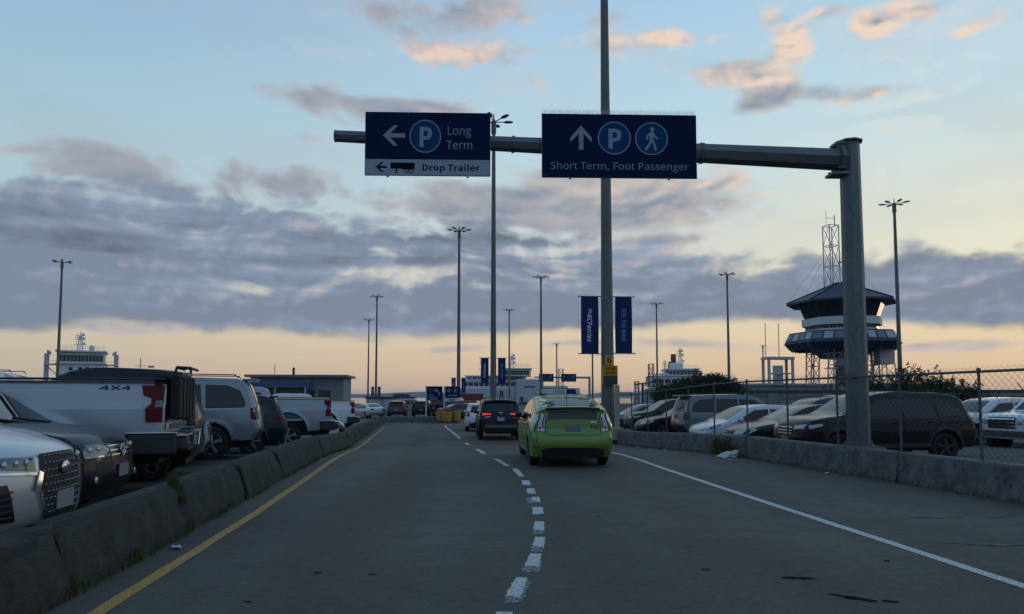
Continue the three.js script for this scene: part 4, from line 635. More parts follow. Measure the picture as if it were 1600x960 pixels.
{ const segs = [[6, -1.5], [-1.54, -6.5], [-6.54, -11.5], [-11.54, -16.5], [-16.54, -21.8], [-21.84, -27.2]], w = ['behind the camera end', 'nearest the lower right edge', 'in front of the dark parked crossover\'s tail', 'at the foot of the gantry post', 'below the grey van behind the fence', 'at its far end by the speed sign pole'];
  segs.forEach(([a, b], i) => { if (!i) return; solo('concrete_wall', wallGeo([[onPath(PATH_R, a), a], ...PATH_R.filter((p) => p[1] < a && p[1] > b), [onPath(PATH_R, b), b]], [[0, 0], [0.02, 0.1], [0.03, 0.3], [0.05, 0.46], [0.08, 0.5], [0.3, 0.51], [0.36, 0.48], [0.38, 0]], 0.25), CONC_L, `low grey cast concrete wall below chain-link fence, section ${w[i]}`, 'wall', [0, 0, 0], 0, 'cast wall sections below the fence'); }); }

// ---------------------------------------------------------------- chain-link fence on the right wall
const GALV = mat(0.19, 0.205, 0.225, 0.75), GALV_D = mat(0.17, 0.18, 0.19, 0.65, { map: T_GALV, metalness: 0.2 });
{ const f = thing('chain_link_fence', 'galvanised chain-link fence with dark top rail on the low concrete wall', 'fence');
  const z0 = 2, z1 = -27, X = (z) => onPath(PATH_R, z) + 0.2, top = 1.82, rail = [];
  const zp = steps(z0, z1, 1.7);
  zp.forEach((z, i) => { part('post', merge([cyl(X(z), G(z) + 0.3, z, 0.021, 0.021, top - 0.3 + 0.02, 10), new THREE.SphereGeometry(0.031, 8, 6).translate(X(z), G(z) + top + 0.03, z)]), GALV_D, f); if (i) rail.push(bar([X(zp[i - 1]), G(zp[i - 1]) + top, zp[i - 1]], [X(z), G(z) + top, z], 0.02, 8)); });
  part('top_rail', merge(rail), GALV_D, f);
  const P = [], N = [], seg = (a, b, r) => { const dx = b[0] - a[0], dy = b[1] - a[1], dz = b[2] - a[2], L = Math.hypot(dx, dy, dz); let ux = -dy / L, uy = Math.hypot(dx, dz) / L, s = 1; const hx = dx / (Math.hypot(dx, dz) || 1), hz = dz / (Math.hypot(dx, dz) || 1); const A = [ux * hx, uy, ux * hz], B = [hz, 0, -hx]; const c = [0, 2.094, 4.189].map((t) => [A[0] * Math.cos(t) + B[0] * Math.sin(t), A[1] * Math.cos(t) + B[1] * Math.sin(t), A[2] * Math.cos(t) + B[2] * Math.sin(t)]); for (let i = 0; i < 3; i++) { const u = c[i], v = c[(i + 1) % 3]; const q = [[a, u], [a, v], [b, v], [a, u], [b, v], [b, u]]; for (const [p, n] of q) { P.push(p[0] + n[0] * r, p[1] + n[1] * r, p[2] + n[2] * r); N.push(...n); } } };
  const d = 0.055, nz = Math.floor((z0 - 1 - z1) / d), nh = Math.round((top + 0.06 - 0.52) / d);
  for (let i = 0; i < nz; i++) { const za = z0 - 1 - i * d; let pts = []; for (let k = 0; k <= nh; k++) { const z = za - ((k + i) % 2) * d, bow = 0.012 * fbm(z * 0.7, k * 0.05, 2, 0, 0); pts.push([X(z) - 0.03 + bow, G(z) + 0.52 + k * d, z]); } for (let k = 1; k < pts.length; k++) seg(pts[k - 1], pts[k], 0.0022); }
  const g = new THREE.BufferGeometry(); g.setAttribute('position', new THREE.Float32BufferAttribute(P, 3)); g.setAttribute('normal', new THREE.Float32BufferAttribute(N, 3));
  part('wire_mesh', g, GALV, f).userData.kind = 'stuff'; }

// ---------------------------------------------------------------- overhead signs
const NAVY = '#0a1e40', SHEET = '#8d97a3', RING = '#123f6c';
function arrow(g, x, y, s, dir) { g.save(); g.translate(x, y); g.rotate(dir); g.beginPath(); g.moveTo(-s, 0); g.lineTo(-s * 0.02, -s * 0.88); g.lineTo(s * 0.38, -s * 0.88); g.lineTo(-s * 0.32, -s * 0.19); g.lineTo(s * 1.0, -s * 0.19); g.lineTo(s * 1.0, s * 0.19); g.lineTo(-s * 0.32, s * 0.19); g.lineTo(s * 0.38, s * 0.88); g.lineTo(-s * 0.02, s * 0.88); g.closePath(); g.fill(); g.restore(); }
function roundel(g, x, y, r, glyph) { g.fillStyle = RING; g.beginPath(); g.arc(x, y, r, 0, 7); g.fill(); g.strokeStyle = SHEET; g.lineWidth = r * 0.07; g.stroke(); g.fillStyle = SHEET; if (glyph) { g.font = `bold ${r * 1.75}px sans-serif`; g.textAlign = 'center'; g.textBaseline = 'middle'; g.fillText(glyph, x, y + r * 0.06); } }
function walker(g, x, y, r) { g.fillStyle = SHEET; g.strokeStyle = SHEET; g.lineCap = 'round'; g.lineJoin = 'round'; g.beginPath(); g.arc(x + r * 0.06, y - r * 0.6, r * 0.13, 0, 7); g.fill(); const l = (w, ...p) => { g.lineWidth = w * r; g.beginPath(); p.forEach(([a, b], i) => (i ? g.lineTo(x + a * r, y + b * r) : g.moveTo(x + a * r, y + b * r))); g.stroke(); }; l(0.26, [0.03, -0.34], [-0.02, 0.06]); l(0.15, [-0.02, 0.05], [-0.1, 0.3], [-0.36, 0.68]); l(0.15, [0.02, 0.05], [0.18, 0.36], [0.26, 0.68]); l(0.11, [-0.02, -0.38], [-0.24, -0.18], [-0.3, 0.04]); l(0.11, [0.1, -0.36], [0.22, -0.12], [0.38, 0.0]); }
function fit(g, t, x, y, w) { g.save(); g.translate(x, y); g.scale(w / g.measureText(t).width, 1); g.fillText(t, 0, 0); g.restore(); }
function weather(g, w, h, seed) { const r = rng(seed); for (let i = 0; i < 260; i++) { g.fillStyle = r() < 0.5 ? 'rgba(120,126,130,0.05)' : 'rgba(0,0,0,0.07)'; g.beginPath(); g.ellipse(r() * w, r() * h, 1 + r() * 5, 2 + r() * r() * 46, 0, 0, 7); g.fill(); } }
const faceMat = (t) => new THREE.MeshPhysicalMaterial({ map: t, roughness: 0.75, specularIntensity: 0.25 });
const BACK = mat(0.2, 0.21, 0.22, 0.6, { metalness: 0.5 });
function face(w, h, tex) { return [new THREE.PlaneGeometry(w, h), faceMat(tex)]; }
const GT = -0.0663;                                        // the gantry is turned a little towards the traffic
{ const g = thing('sign_gantry', 'grey octagonal steel post and arm reaching over the road, carrying two blue signs', 'gantry', [7.9, 0, -13], GT);
  const STEEL = mat(0.155, 0.17, 0.18, 0.5, { map: rep(T_SOFT, 1, 3), metalness: 0.35, flatShading: true });
  part('post', new THREE.CylinderGeometry(0.185, 0.215, 6.4, 8).rotateY(Math.PI / 8).translate(0, 3.2, 0), STEEL, g);
  part('post_cap', cyl(0, 6.4, 0, 0.25, 0.23, 0.035, 8), STEEL, g);
  part('base_plinth', rbox(0.02, 0.26, 0, 0.66, 0.53, 0.8, 0.08), CONC_L, g);
  part('base_flange', cyl(0, 0.5, 0, 0.3, 0.3, 0.035, 8), STEEL, g);
  for (let i = 0; i < 6; i++) part('base_bolt', cyl(Math.cos(i * 1.047) * 0.26, 0.52, Math.sin(i * 1.047) * 0.26, 0.02, 0.02, 0.08, 6), STEEL, g);
  part('arm', bar([-0.12, 6.06, 0], [-9.96, 6.42, 0], 0.225, 8, 0.115), STEEL, g); part('arm_end_cap', bar([-9.96, 6.42, 0], [-9.985, 6.421, 0], 0.122, 8), STEEL, g);
  part('arm_flange', bar([-0.2, 6.06, 0], [-0.26, 6.062, 0], 0.29, 8), STEEL, g); part('arm_bracket', box(-0.22, 5.76, 0, 0.4, 0.05, 0.34), STEEL, g); part('arm_bracket', box(-0.15, 6.36, 0, 0.34, 0.05, 0.3), STEEL, g);
  for (const x of [-2.9, -6.55]) part('arm_joint', bar([x, 6.06 - (x + 0.12) * 0.0366, 0], [x - 0.05, 6.062 - (x + 0.12) * 0.0366, 0], 0.245 + (x + 0.12) * 0.0112, 8), STEEL, g);
  for (const s of [-1, 1]) for (const t of [-1, 1]) part('flange_bolt', bar([-0.16, 6.06 + s * 0.21, t * 0.19], [-0.34, 6.06 + s * 0.21, t * 0.19], 0.022, 6), STEEL, g); }
function overhead(label, s, w, y, h, tex, spikes) {        // s: metres along the arm from the post
  const o = thing('overhead_sign', label, 'road sign', [7.9 - Math.cos(GT) * s - Math.sin(-GT) * 0.24, y, -13 + Math.sin(GT) * s + Math.cos(GT) * 0.24], GT, 'blue signs on the near gantry arm');
  const f = face(w, h, tex); part('sign_face', f[0].translate(0, 0, 0.022), f[1], o); part('sign_panel', rbox(0, 0, 0, w + 0.016, h + 0.016, 0.04, 0.012), BACK, o);
  for (const s of [-0.32, 0.32]) { part('mounting_bracket', merge([box(s * w, 0, -0.06, 0.07, h - 0.1, 0.08), box(s * w, 0.12, -0.2, 0.05, 0.05, 0.3)]), BACK, o); part('panel_clip', box(s * w, -h / 2 - 0.015, 0, 0.04, 0.03, 0.05), BACK, o); }
  for (let i = 0; i < 8; i++) part('rivet', new THREE.CylinderGeometry(0.008, 0.008, 0.006, 6).rotateX(Math.PI / 2).translate((i % 4 - 1.5) / 3.1 * w * 0.97, (i < 4 ? 1 : -1) * (h / 2 - 0.03), 0.025), BACK, o);
  if (spikes) { const l = [], r = rng(3); for (let i = 0; i < w / 0.022; i++) { const x = -w / 2 + i * 0.022; for (const t of [-1, 1]) l.push(bar([x, h / 2, 0], [x + (r() - 0.5) * 0.03, h / 2 + 0.07 + r() * 0.03, t * 0.03 + (r() - 0.5) * 0.02], 0.002, 3)); } part('bird_spikes', merge(l), mat(0.5, 0.48, 0.44, 0.4, { metalness: 0.4 }), o).userData.kind = 'stuff'; }
  return o;
}
overhead('blue parking sign with left arrow, white lower panel and trailer symbol', 8.19, 2.34, 6.195, 1.205, canvas(1024, 496, (g, w, h) => {
  g.fillStyle = NAVY; g.fillRect(0, 0, w, h); g.fillStyle = '#98a3b0'; g.fillRect(0, 372, w, h); g.fillStyle = SHEET; arrow(g, 234, 184, 92, 0); roundel(g, 490, 188, 126, 'P');
  g.fillStyle = SHEET; g.textAlign = 'left'; g.textBaseline = 'alphabetic'; g.font = '94px sans-serif'; g.fillText('Long', 666, 174); g.fillText('Term', 664, 288);
  g.fillStyle = '#0a0f18'; arrow(g, 134, 434, 44, 0); g.fillRect(208, 398, 198, 48); g.fillRect(250, 446, 12, 30); g.fillRect(244, 472, 24, 6); for (const x of [340, 378]) { g.strokeStyle = '#0a0f18'; g.lineWidth = 6; g.beginPath(); g.arc(x, 462, 14, 0, 7); g.stroke(); } g.fillRect(300, 446, 106, 6);
  g.font = 'bold 70px sans-serif'; fit(g, 'Drop Trailer', 462, 460, 478); weather(g, w, h, 4); }));
overhead('wide blue parking sign with upward arrow, parking roundel and walking figure', 4.565, 2.94, 6.195, 1.22, canvas(1200, 492, (g, w, h) => {
  g.fillStyle = NAVY; g.fillRect(0, 0, w, h); g.fillStyle = SHEET; arrow(g, 302, 184, 94, Math.PI / 2); roundel(g, 560, 184, 124, 'P'); roundel(g, 850, 186, 124); walker(g, 850, 186, 124);
  g.fillStyle = SHEET; g.textAlign = 'left'; g.textBaseline = 'alphabetic'; g.font = '76px sans-serif'; fit(g, 'Short Term, Foot Passenger', 62, 430, 1076); weather(g, w, h, 9); }), true);

// ---------------------------------------------------------------- light masts and banners
const POLE = mat(0.17, 0.172, 0.16, 0.6, { map: rep(T_SOFT, 1, 4), metalness: 0.3 }), LAMP = mat(0.12, 0.125, 0.13, 0.5, { metalness: 0.4 });
function mast(label, x, z, h = 20.2, r0 = 0.23, r1 = 0.12, arms = 6, turn = 0) {
  const o = thing('light_mast', label, 'light pole', [x, G(z), z], turn, 'tall light masts over the terminal');
  part('pole', cyl(0, 0, 0, r0, r1, h, 12), POLE, o); part('base', cyl(0, 0, 0, 0.42, 0.42, 0.7, 12), CONC_P, o);
  part('mast_head', merge([cyl(0, h - 0.9, 0, r1 * 1.5, r1 * 1.5, 0.75, 10), cyl(0, h, 0, 0.06, 0.03, 0.45, 6)]), LAMP, o);
  for (let i = 0; i < arms; i++) { const a = i / arms * Math.PI * 2 + 0.1, c = Math.cos(a), s = Math.sin(a); part('lamp_arm', bar([0, h - 0.15, 0], [c * 0.75, h - 0.05, s * 0.75], 0.035, 5), LAMP, o); part('lamp_head', new THREE.SphereGeometry(1, 10, 6).scale(0.36, 0.075, 0.17).rotateZ(0.1).translate(1.0, h - 0.02, 0).rotateY(-a), LAMP, o); }
  return o;
}
mast('thick light mast with banners and yellow speed display beside the wide sign', 6.4, -27.3, 21.5, 0.27, 0.13);
mast('light mast with banners seen just right of the trailer sign', 3.3, -46, 20.1, 0.21, 0.11, 6, 0.3);
mast('slim light mast rising beside two small sign boards', 1.8, -77.4, 20.3, 0.22, 0.12);
mast('light mast above the barrels, right of its slimmer twin', -11.7, -130, 20.2);
mast('thin light mast, leftmost of the close pair over the road end', -17.1, -169.8, 20.2);
mast('light mast at far left, in front of the left ferry bridge', -50.8, -100.6, 20.2);
mast('thin light mast crossing the middle ferry', 13.9, -147.7, 20.2);
mast('light mast standing over the far small sign gantry', 14.8, -106.3, 20.2);
mast('tiny distant light mast behind the far small gantry arm', 38.9, -240.9, 20.2, 0.3, 0.2);
mast('distant light mast half hidden below the navy banner', 31.5, -148, 18.4);
mast('light mast in front of the funnelled ferry on the right', 41.4, -134.9, 20.2);
mast('light mast rising behind the bushes by the fence', 41.6, -100.7, 20.1);
mast('tiny distant light mast between the bushes and the control tower', 112.4, -241.7, 20.2, 0.3, 0.2);
mast('light mast right of the control tower and gantry post', 42.1, -62.3, 20.2, 0.22, 0.12, 6, 0.5);
function bannerTex(kind) { return canvas(160, 512, (g, w, h) => {
  g.fillStyle = '#11245a'; g.fillRect(0, 0, w, h); g.save(); g.translate(w / 2, h / 2); g.rotate(Math.PI / 2); g.textAlign = 'center'; g.textBaseline = 'middle';
  if (kind) { g.fillStyle = '#79a8cf'; g.font = '58px sans-serif'; g.fillText('FEEL THE WAVE', 0, 0, 300); }
  else { g.fillStyle = '#d0d6dd'; g.font = 'italic bold 62px sans-serif'; g.fillText('BCFerries', 24, 2, 250); g.strokeStyle = '#b4bcc6'; g.lineWidth = 9; for (const d of [-13, 3]) { g.beginPath(); g.moveTo(-146, d + 10); g.quadraticCurveTo(-126, d - 14, -116, d + 2); g.quadraticCurveTo(-108, d + 14, -100, d); g.stroke(); } }
  g.restore(); }); }
const BT = [bannerTex(0), bannerTex(1)];
function banner(label, x, y, z, w, h, kind, r) {           // hangs from two rods on the mast
  const o = thing('banner', label, 'banner', [x, y, z], 0, 'navy banners hung from the masts'), s = kind ? 1 : -1, gz = new THREE.PlaneGeometry(w, h, 6, 12), p = gz.attributes.position;
  for (let i = 0; i < p.count; i++) p.setZ(i, 0.03 * Math.sin(p.getY(i) * 2.1 + p.getX(i) * 4 + x) * (0.4 + Math.abs(p.getX(i)) / w)); gz.computeVertexNormals(); gz.translate(s * (r + w / 2 + 0.1), -h / 2, 0);
  part('banner_cloth', gz, new THREE.MeshStandardMaterial({ map: BT[kind], roughness: 0.85, side: THREE.DoubleSide }), o);
  part('banner_rod', bar([s * (r - 0.08), 0.01, 0], [s * (r + w + 0.22), 0.01, 0], 0.022, 6), LAMP, o); part('banner_rod', bar([s * (r - 0.08), -h - 0.01, 0], [s * (r + w + 0.22), -h - 0.01, 0], 0.022, 6), LAMP, o);
}
banner('navy banner with white lettering, left of the thick mast', 6.39, 5.35, -27.3, 0.69, 2.22, 0, 0.23);
banner('navy banner with pale blue lettering, right of the thick mast', 6.39, 5.35, -27.3, 0.67, 2.2, 1, 0.23);
banner('navy banner on the mast by the trailer sign, side nearer the barrels', 3.3, 3.95, -46, 0.5, 1.6, 0, 0.2);
banner('navy banner on the mast by the trailer sign, side nearer the speed display', 3.3, 3.95, -46, 0.5, 1.65, 1, 0.2);
banner('small navy banner above the sign boards by the barrels', 1.8, 3.5, -77.4, 0.45, 1.6, 0, 0.2);
banner('small navy banner right of the sign boards by the barrels', 1.8, 3.5, -77.4, 0.45, 1.6, 1, 0.2);
banner('tiny dark banner on the far mast, over the parked pickup row', -11.7, 3.3, -130, 0.5, 1.6, 0, 0.22);
banner('tiny dark banner on the far mast, over the dark red car', -11.7, 3.3, -130, 0.5, 1.7, 1, 0.22);
{ const o = thing('speed_display', 'small yellow YOUR SPEED display box on the thick mast', 'speed sign', [6.42, 2.28, -26.98]);
  part('display_box', rbox(0.0, 0, 0, 0.58, 0.74, 0.14, 0.02), mat(0.42, 0.28, 0.05, 0.6), o);
  part('sign_face', new THREE.PlaneGeometry(0.54, 0.36).translate(0, 0.17, 0.075), faceMat(canvas(256, 170, (g, w, h) => { g.fillStyle = '#c58a1c'; g.fillRect(0, 0, w, h); g.fillStyle = '#15120c'; g.font = 'bold 68px sans-serif'; g.textAlign = 'center'; g.fillText('YOUR', w / 2, 74); g.fillText('SPEED', w / 2, 148); })), o);
  part('display_screen', box(0, -0.19, 0.072, 0.53, 0.32, 0.012), mat(0.03, 0.032, 0.035, 0.4), o); }
{ const o = solo('number_plate', new THREE.PlaneGeometry(0.3, 0.36).translate(0, 0, 0.01), faceMat(canvas(128, 154, (g, w, h) => { g.fillStyle = '#c9a050'; g.fillRect(0, 0, w, h); g.fillStyle = '#0d0f12'; g.font = 'bold 140px sans-serif'; g.textAlign = 'center'; g.fillText('6', w / 2, 124); })), 'tan plate with black number six above the speed display', 'number plate', [6.4, 2.87, -27.02]); }
{ const o = thing('utility_post', 'tan square post on a concrete footing in front of the thick mast', 'post', [6.62, G(-27), -26.7]); part('post', rbox(0, 1.1, 0, 0.17, 2.2, 0.17, 0.02), mat(0.4, 0.33, 0.24, 0.8), o); part('footing', rbox(0, 0.28, 0, 0.44, 0.62, 0.5, 0.04), mat(0.36, 0.3, 0.22, 0.9), o); part('footing_base', rbox(0, 0.06, 0.02, 0.5, 0.16, 0.56, 0.03), M.black, o); }

// far gantry
{ const g = thing('sign_gantry', 'small distant sign gantry with two blue boards beyond the driving cars', 'gantry', [26.05, -0.6, -125.1], 0.03); const S = mat(0.25, 0.26, 0.28, 0.6);
  part('post', new THREE.CylinderGeometry(0.2, 0.24, 5.7, 8).translate(0, 2.85, 0), S, g); part('arm', bar([0.1, 5.5, 0], [-9.8, 5.55, -0.3], 0.19, 8, 0.12), S, g);
  for (const [x, w] of [[-7.8, 2.6], [-3.8, 2.7]]) { const p = part('sign_panel', box(x, 5.45, 0.2, w, 1.4, 0.06), BACK, g); part('sign_face', new THREE.PlaneGeometry(w - 0.04, 1.36).translate(x, 5.45, 0.235), faceMat(canvas(256, 134, (c, W, H) => { c.fillStyle = NAVY; c.fillRect(0, 0, W, H); c.fillStyle = SHEET; arrow(c, 44, 52, 28, Math.PI / 2); for (const q of [124, 204]) roundel(c, q, 52, 32, q > 200 ? 'P' : ''); c.fillStyle = SHEET; c.fillRect(40, 102, 180, 8); })), p); } }
// the two boards at the road end
{ const P = mat(0.55, 0.56, 0.57, 0.6);
  const a = thing('sign_board', 'blue sign board with a curved white arrow on a white post', 'road sign', [-0.6, G(-62), -62], 0.02), b = thing('sign_board', 'blue parking sign board with white left arrow behind the barrels', 'road sign', [0.95, G(-62), -62], 0.02);
  part('post', cyl(-0.72, 0, -0.05, 0.06, 0.06, 3.0, 8), P, a); part('sign_panel', box(0, 2.35, 0, 1.34, 1.24, 0.05), BACK, a);
  part('sign_face', new THREE.PlaneGeometry(1.3, 1.2).translate(0, 2.35, 0.028), faceMat(canvas(256, 236, (g, w, h) => { g.fillStyle = NAVY; g.fillRect(0, 0, w, h); roundel(g, 60, 66, 36); g.strokeStyle = SHEET; g.lineWidth = 22; g.beginPath(); g.arc(130, 140, 78, -1.35, 0.1); g.stroke(); g.fillStyle = SHEET; g.beginPath(); g.moveTo(110, 62); g.lineTo(156, 30); g.lineTo(158, 90); g.fill(); for (const y of [140, 176, 210]) g.fillRect(24, y, y > 150 ? 160 : 90, 12); })), a);
  part('post', cyl(-0.72, 0, -0.05, 0.06, 0.06, 3.0, 8), P, b); part('sign_panel', box(0, 2.47, 0, 1.3, 1.0, 0.05), BACK, b);
  part('sign_face', new THREE.PlaneGeometry(1.26, 0.96).translate(0, 2.47, 0.028), faceMat(canvas(256, 196, (g, w, h) => { g.fillStyle = NAVY; g.fillRect(0, 0, w, h); g.fillStyle = SHEET; arrow(g, 66, 70, 42, 0); roundel(g, 174, 72, 44, 'P'); g.fillRect(40, 150, 180, 14); })), b);
  part('lower_panel', box(0.0, 1.8, 0, 1.3, 0.26, 0.05), P, b); part('trailer_symbol', box(-0.1, 1.8, 0.03, 0.5, 0.1, 0.01), M.black, b); }
// crash barrels
{ const Y = mat(0.5, 0.27, 0.035, 0.6, { map: T_WORN }), lid = mat(0.03, 0.03, 0.03, 0.7);
  const barrel = (x, z, r, h, label, capped) => { const o = thing('crash_barrel', label, 'barrel', [x, G(z), z], GR(), 'yellow sand barrels at the lane split'); part('drum', new THREE.LatheGeometry([[0.001, 0], [r * 0.9, 0], [r * 0.94, h * 0.3], [r * 1.0, h * 0.55], [r * 0.98, h * 0.6], [r * 1.04, h * 0.95], [r * 1.04, h]].map((p) => new THREE.Vector2(...p)), 20), Y, o); part('lid', cyl(0, h, 0, r * 1.07, r * 0.98, 0.06, 20), capped ? lid : Y, o); };
  barrel(-0.02, -56.6, 0.36, 1.02, 'tall yellow sand barrel with black lid beside the sign posts', true); barrel(0.42, -55.9, 0.38, 0.8, 'shorter yellow sand barrel in front of the other two'); barrel(1.12, -56.6, 0.37, 1.02, 'tall yellow sand barrel with black lid beside the white hatchback', true);
  solo('sandbag', new THREE.SphereGeometry(0.3, 12, 8).scale(1.1, 0.8, 0.9), mat(0.12, 0.11, 0.12, 0.9), 'dark sack resting on top between the yellow barrels', 'sack', [0.45, G(-56.3) + 1.0, -56.35]); }

// ---------------------------------------------------------------- control tower
const WHITE = mat(0.74, 0.75, 0.76, 0.6, { map: T_WORN }), STEELW = mat(0.42, 0.44, 0.46, 0.55), NAVYP = mat(0.018, 0.026, 0.055, 0.6), DARKGL = new THREE.MeshPhysicalMaterial({ color: rgb(0.02, 0.025, 0.03), roughness: 0.08 });
function ring(n, r0, y0, r1, y1, th = 0.12, a0 = Math.PI / 8) {   // n-sided sloping band with thickness
  const s = []; for (let i = 0; i <= n; i++) { const a = a0 + i / n * Math.PI * 2; s.push(a); }
  const P = []; const q = (r, y, a) => [Math.cos(a) * r, y, Math.sin(a) * r];
  const quad = (A, B, C, D) => P.push(...A, ...B, ...C, ...A, ...C, ...D);
  for (let i = 0; i < n; i++) { const a = s[i], b = s[i + 1]; quad(q(r0, y0, b), q(r0, y0, a), q(r1, y1, a), q(r1, y1, b)); quad(q(r0 - th, y0, a), q(r0 - th, y0, b), q(r1 - th, y1, b), q(r1 - th, y1, a)); quad(q(r0, y0, a), q(r0, y0, b), q(r0 - th, y0, b), q(r0 - th, y0, a)); quad(q(r1, y1, b), q(r1, y1, a), q(r1 - th, y1, a), q(r1 - th, y1, b)); }
  const g = new THREE.BufferGeometry(); g.setAttribute('position', new THREE.Float32BufferAttribute(P, 3)); g.computeVertexNormals(); return g;
}
function facetPanel(n, i, f0, f1, r0, y0, r1, y1, th = 0.05, a0 = Math.PI / 8) {   // piece of one facet between fractions f0..f1
  const a = a0 + i / n * Math.PI * 2, b = a0 + (i + 1) / n * Math.PI * 2, at = (r, y, f, o) => [mix(Math.cos(a), Math.cos(b), f) * r + o * Math.cos((a + b) / 2), y, mix(Math.sin(a), Math.sin(b), f) * r + o * Math.sin((a + b) / 2)];
  const c = [at(r0, y0, f0, 0), at(r0, y0, f1, 0), at(r1, y1, f1, 0), at(r1, y1, f0, 0)], d = [at(r0, y0, f0, -th), at(r0, y0, f1, -th), at(r1, y1, f1, -th), at(r1, y1, f0, -th)], P = [], Q = (A, B, C, D) => P.push(...A, ...C, ...B, ...A, ...D, ...C);
  Q(c[0], c[1], c[2], c[3]); Q(d[1], d[0], d[3], d[2]); Q(d[0], d[1], c[1], c[0]); Q(c[3], c[2], d[2], d[3]); Q(d[0], c[0], c[3], d[3]); Q(c[1], d[1], d[2], c[2]);
  const g = new THREE.BufferGeometry(); g.setAttribute('position', new THREE.Float32BufferAttribute(P, 3)); g.computeVertexNormals(); return g;
}
function lattice(x0, z0, x1, z1, y0, y1, w, r = 0.06, bay = 1.4) { // square lattice leg
  const l = [], c = [[-1, -1], [1, -1], [1, 1], [-1, 1]], n = Math.max(1, Math.round((y1 - y0) / bay)), p = (k, t) => [mix(x0, x1, t) + c[k][0] * w, mix(y0, y1, t), mix(z0, z1, t) + c[k][1] * w];
  for (let k = 0; k < 4; k++) { l.push(bar(p(k, 0), p(k, 1), r, 5)); for (let i = 0; i < n; i++) { const t0 = i / n, t1 = (i + 1) / n, m = (k + 1) % 4; l.push(bar(p(k, i % 2 ? t0 : t1), p(m, i % 2 ? t1 : t0), r * 0.6, 4), bar(p(k, t1), p(m, t1), r * 0.6, 4)); } }
  return merge(l);
}
{ const t = thing('control_tower', 'octagonal control tower with blue roof, dark slanted windows and ring balcony', 'tower', [50.3, -0.6, -85.7], 0.12), B = 0.6;
  const roof = part('roof', merge([ring(8, 6.6, 13.35 + B, 0.5, 15.9 + B, 0.3), ring(8, 6.6, 13.1 + B, 6.6, 13.35 + B, 0.2), ring(8, 6.5, 13.12 + B, 0.6, 13.1 + B, 0.1)]), NAVYP, t);
  for (let i = 0; i < 8; i++) { const a = Math.PI / 8 + i * Math.PI / 4; part('roof_ridge', bar([Math.cos(a) * 6.6, 13.4 + B, Math.sin(a) * 6.6], [Math.cos(a) * 0.5, 15.95 + B, Math.sin(a) * 0.5], 0.08, 5), NAVYP, roof); }
  part('cab_core', cyl(0, 11.2 + B, 0, 2.2, 2.4, 2, 8), mat(0.1, 0.1, 0.1, 0.8), t);
  const band = (y0, y1, r0, r1, n, m, fr) => { for (let i = 0; i < 8; i++) for (let k = 0; k < n; k++) { part('window', facetPanel(8, i, (k + 0.05) / n, (k + 0.95) / n, r0, y0, r1, y1, 0.05), m, t); } part('window_frame', ring(8, r0 - 0.06, y0, r1 - 0.06, y1, 0.04), fr, t); };
  const FR = mat(0.05, 0.06, 0.08, 0.6), BALG = mat(0.14, 0.17, 0.21, 0.4), BALW = mat(0.36, 0.39, 0.43, 0.4);
  band(11.3 + B, 13.25 + B, 4.45, 5.2, 3, DARKGL, FR);
  part('upper_band', ring(8, 4.8, 10.35 + B, 4.8, 11.28 + B, 4.0), WHITE, t);
  band(9.9 + B, 10.35 + B, 4.4, 4.4, 4, DARKGL, WHITE);
  part('lower_band', ring(8, 4.4, 9.3 + B, 4.4, 9.9 + B, 4.0), WHITE, t);
  const bal = part('balcony', merge([ring(8, 7.0, 8.1 + B, 6.9, 8.35 + B, 2.6), ring(8, 6.3, 7.3 + B, 7.0, 8.1 + B, 0.12), ring(8, 6.35, 9.45 + B, 6.35, 9.52 + B, 0.08)]), NAVYP, t);
  part('balcony_wall', ring(8, 6.84, 8.36 + B, 6.34, 9.46 + B, 0.05), FR, bal);
  for (let i = 0; i < 8; i++) for (let k = 0; k < 4; k++) part('balcony_panel', facetPanel(8, i, (k + 0.1) / 4, (k + 0.9) / 4, 6.86, 8.5 + B, 6.4, 9.36 + B, 0.04), k % 2 ? BALG : BALW, bal);
  for (let i = 0; i < 32; i++) { const a = Math.PI / 8 + i / 32 * Math.PI * 2; part('balcony_bracket', bar([Math.cos(a) * 5.9, 7.2 + B, Math.sin(a) * 5.9], [Math.cos(a) * 6.7, 8.1 + B, Math.sin(a) * 6.7], 0.07, 4), NAVYP, bal); }
  part('shaft', merge([rbox(0.8, 4.2, 0, 2.0, 8.4, 2.2, 0.1)]), STEELW, t);
  for (const [x, z] of [[-2.9, 2.0], [2.9, 2.0], [-2.9, -2.4], [2.9, -2.4]]) part('leg', lattice(x, z, x * 0.85, z, 0, 8.4 + B, 0.55, 0.09), STEELW, t);
  for (const y of [3, 5.6, 7.4]) part('stair_landing', merge([box(-1.6, y, 1.6, 3.2, 0.12, 1.8), bar([-3.2, y + 1, 2.5], [0, y + 1, 2.5], 0.04, 4), bar([-3.2, y + 0.5, 2.5], [0, y + 0.5, 2.5], 0.03, 4), bar([-3.2, y, 2.5], [-3.2, y + 1, 2.5], 0.04, 4), bar([0, y, 2.5], [0, y + 1, 2.5], 0.04, 4)]), STEELW, t);
  part('equipment_box', rbox(-1.9, 4.7, 2.2, 1.0, 2.4, 1.0, 0.1), mat(0.08, 0.085, 0.09, 0.7), t);
  part('support_cone', new THREE.CylinderGeometry(4.6, 2.6, 2.0, 8, 1, true).translate(0, 7.9, 0), FR, t);
  const mast_ = part('antenna_mast', merge([lattice(-1.2, 0, -1.2, 0, 15.4 + B, 23.2 + B, 0.66, 0.07, 2.9), bar([-1.8, 23.2 + B, 0], [-1.8, 25.2 + B, 0], 0.03, 4), bar([-0.6, 23.2 + B, 0], [-0.6, 24.6 + B, 0], 0.06, 5), bar([-1.9, 24.2 + B, 0], [-0.5, 24.2 + B, 0], 0.03, 4)]), STEELW, t);
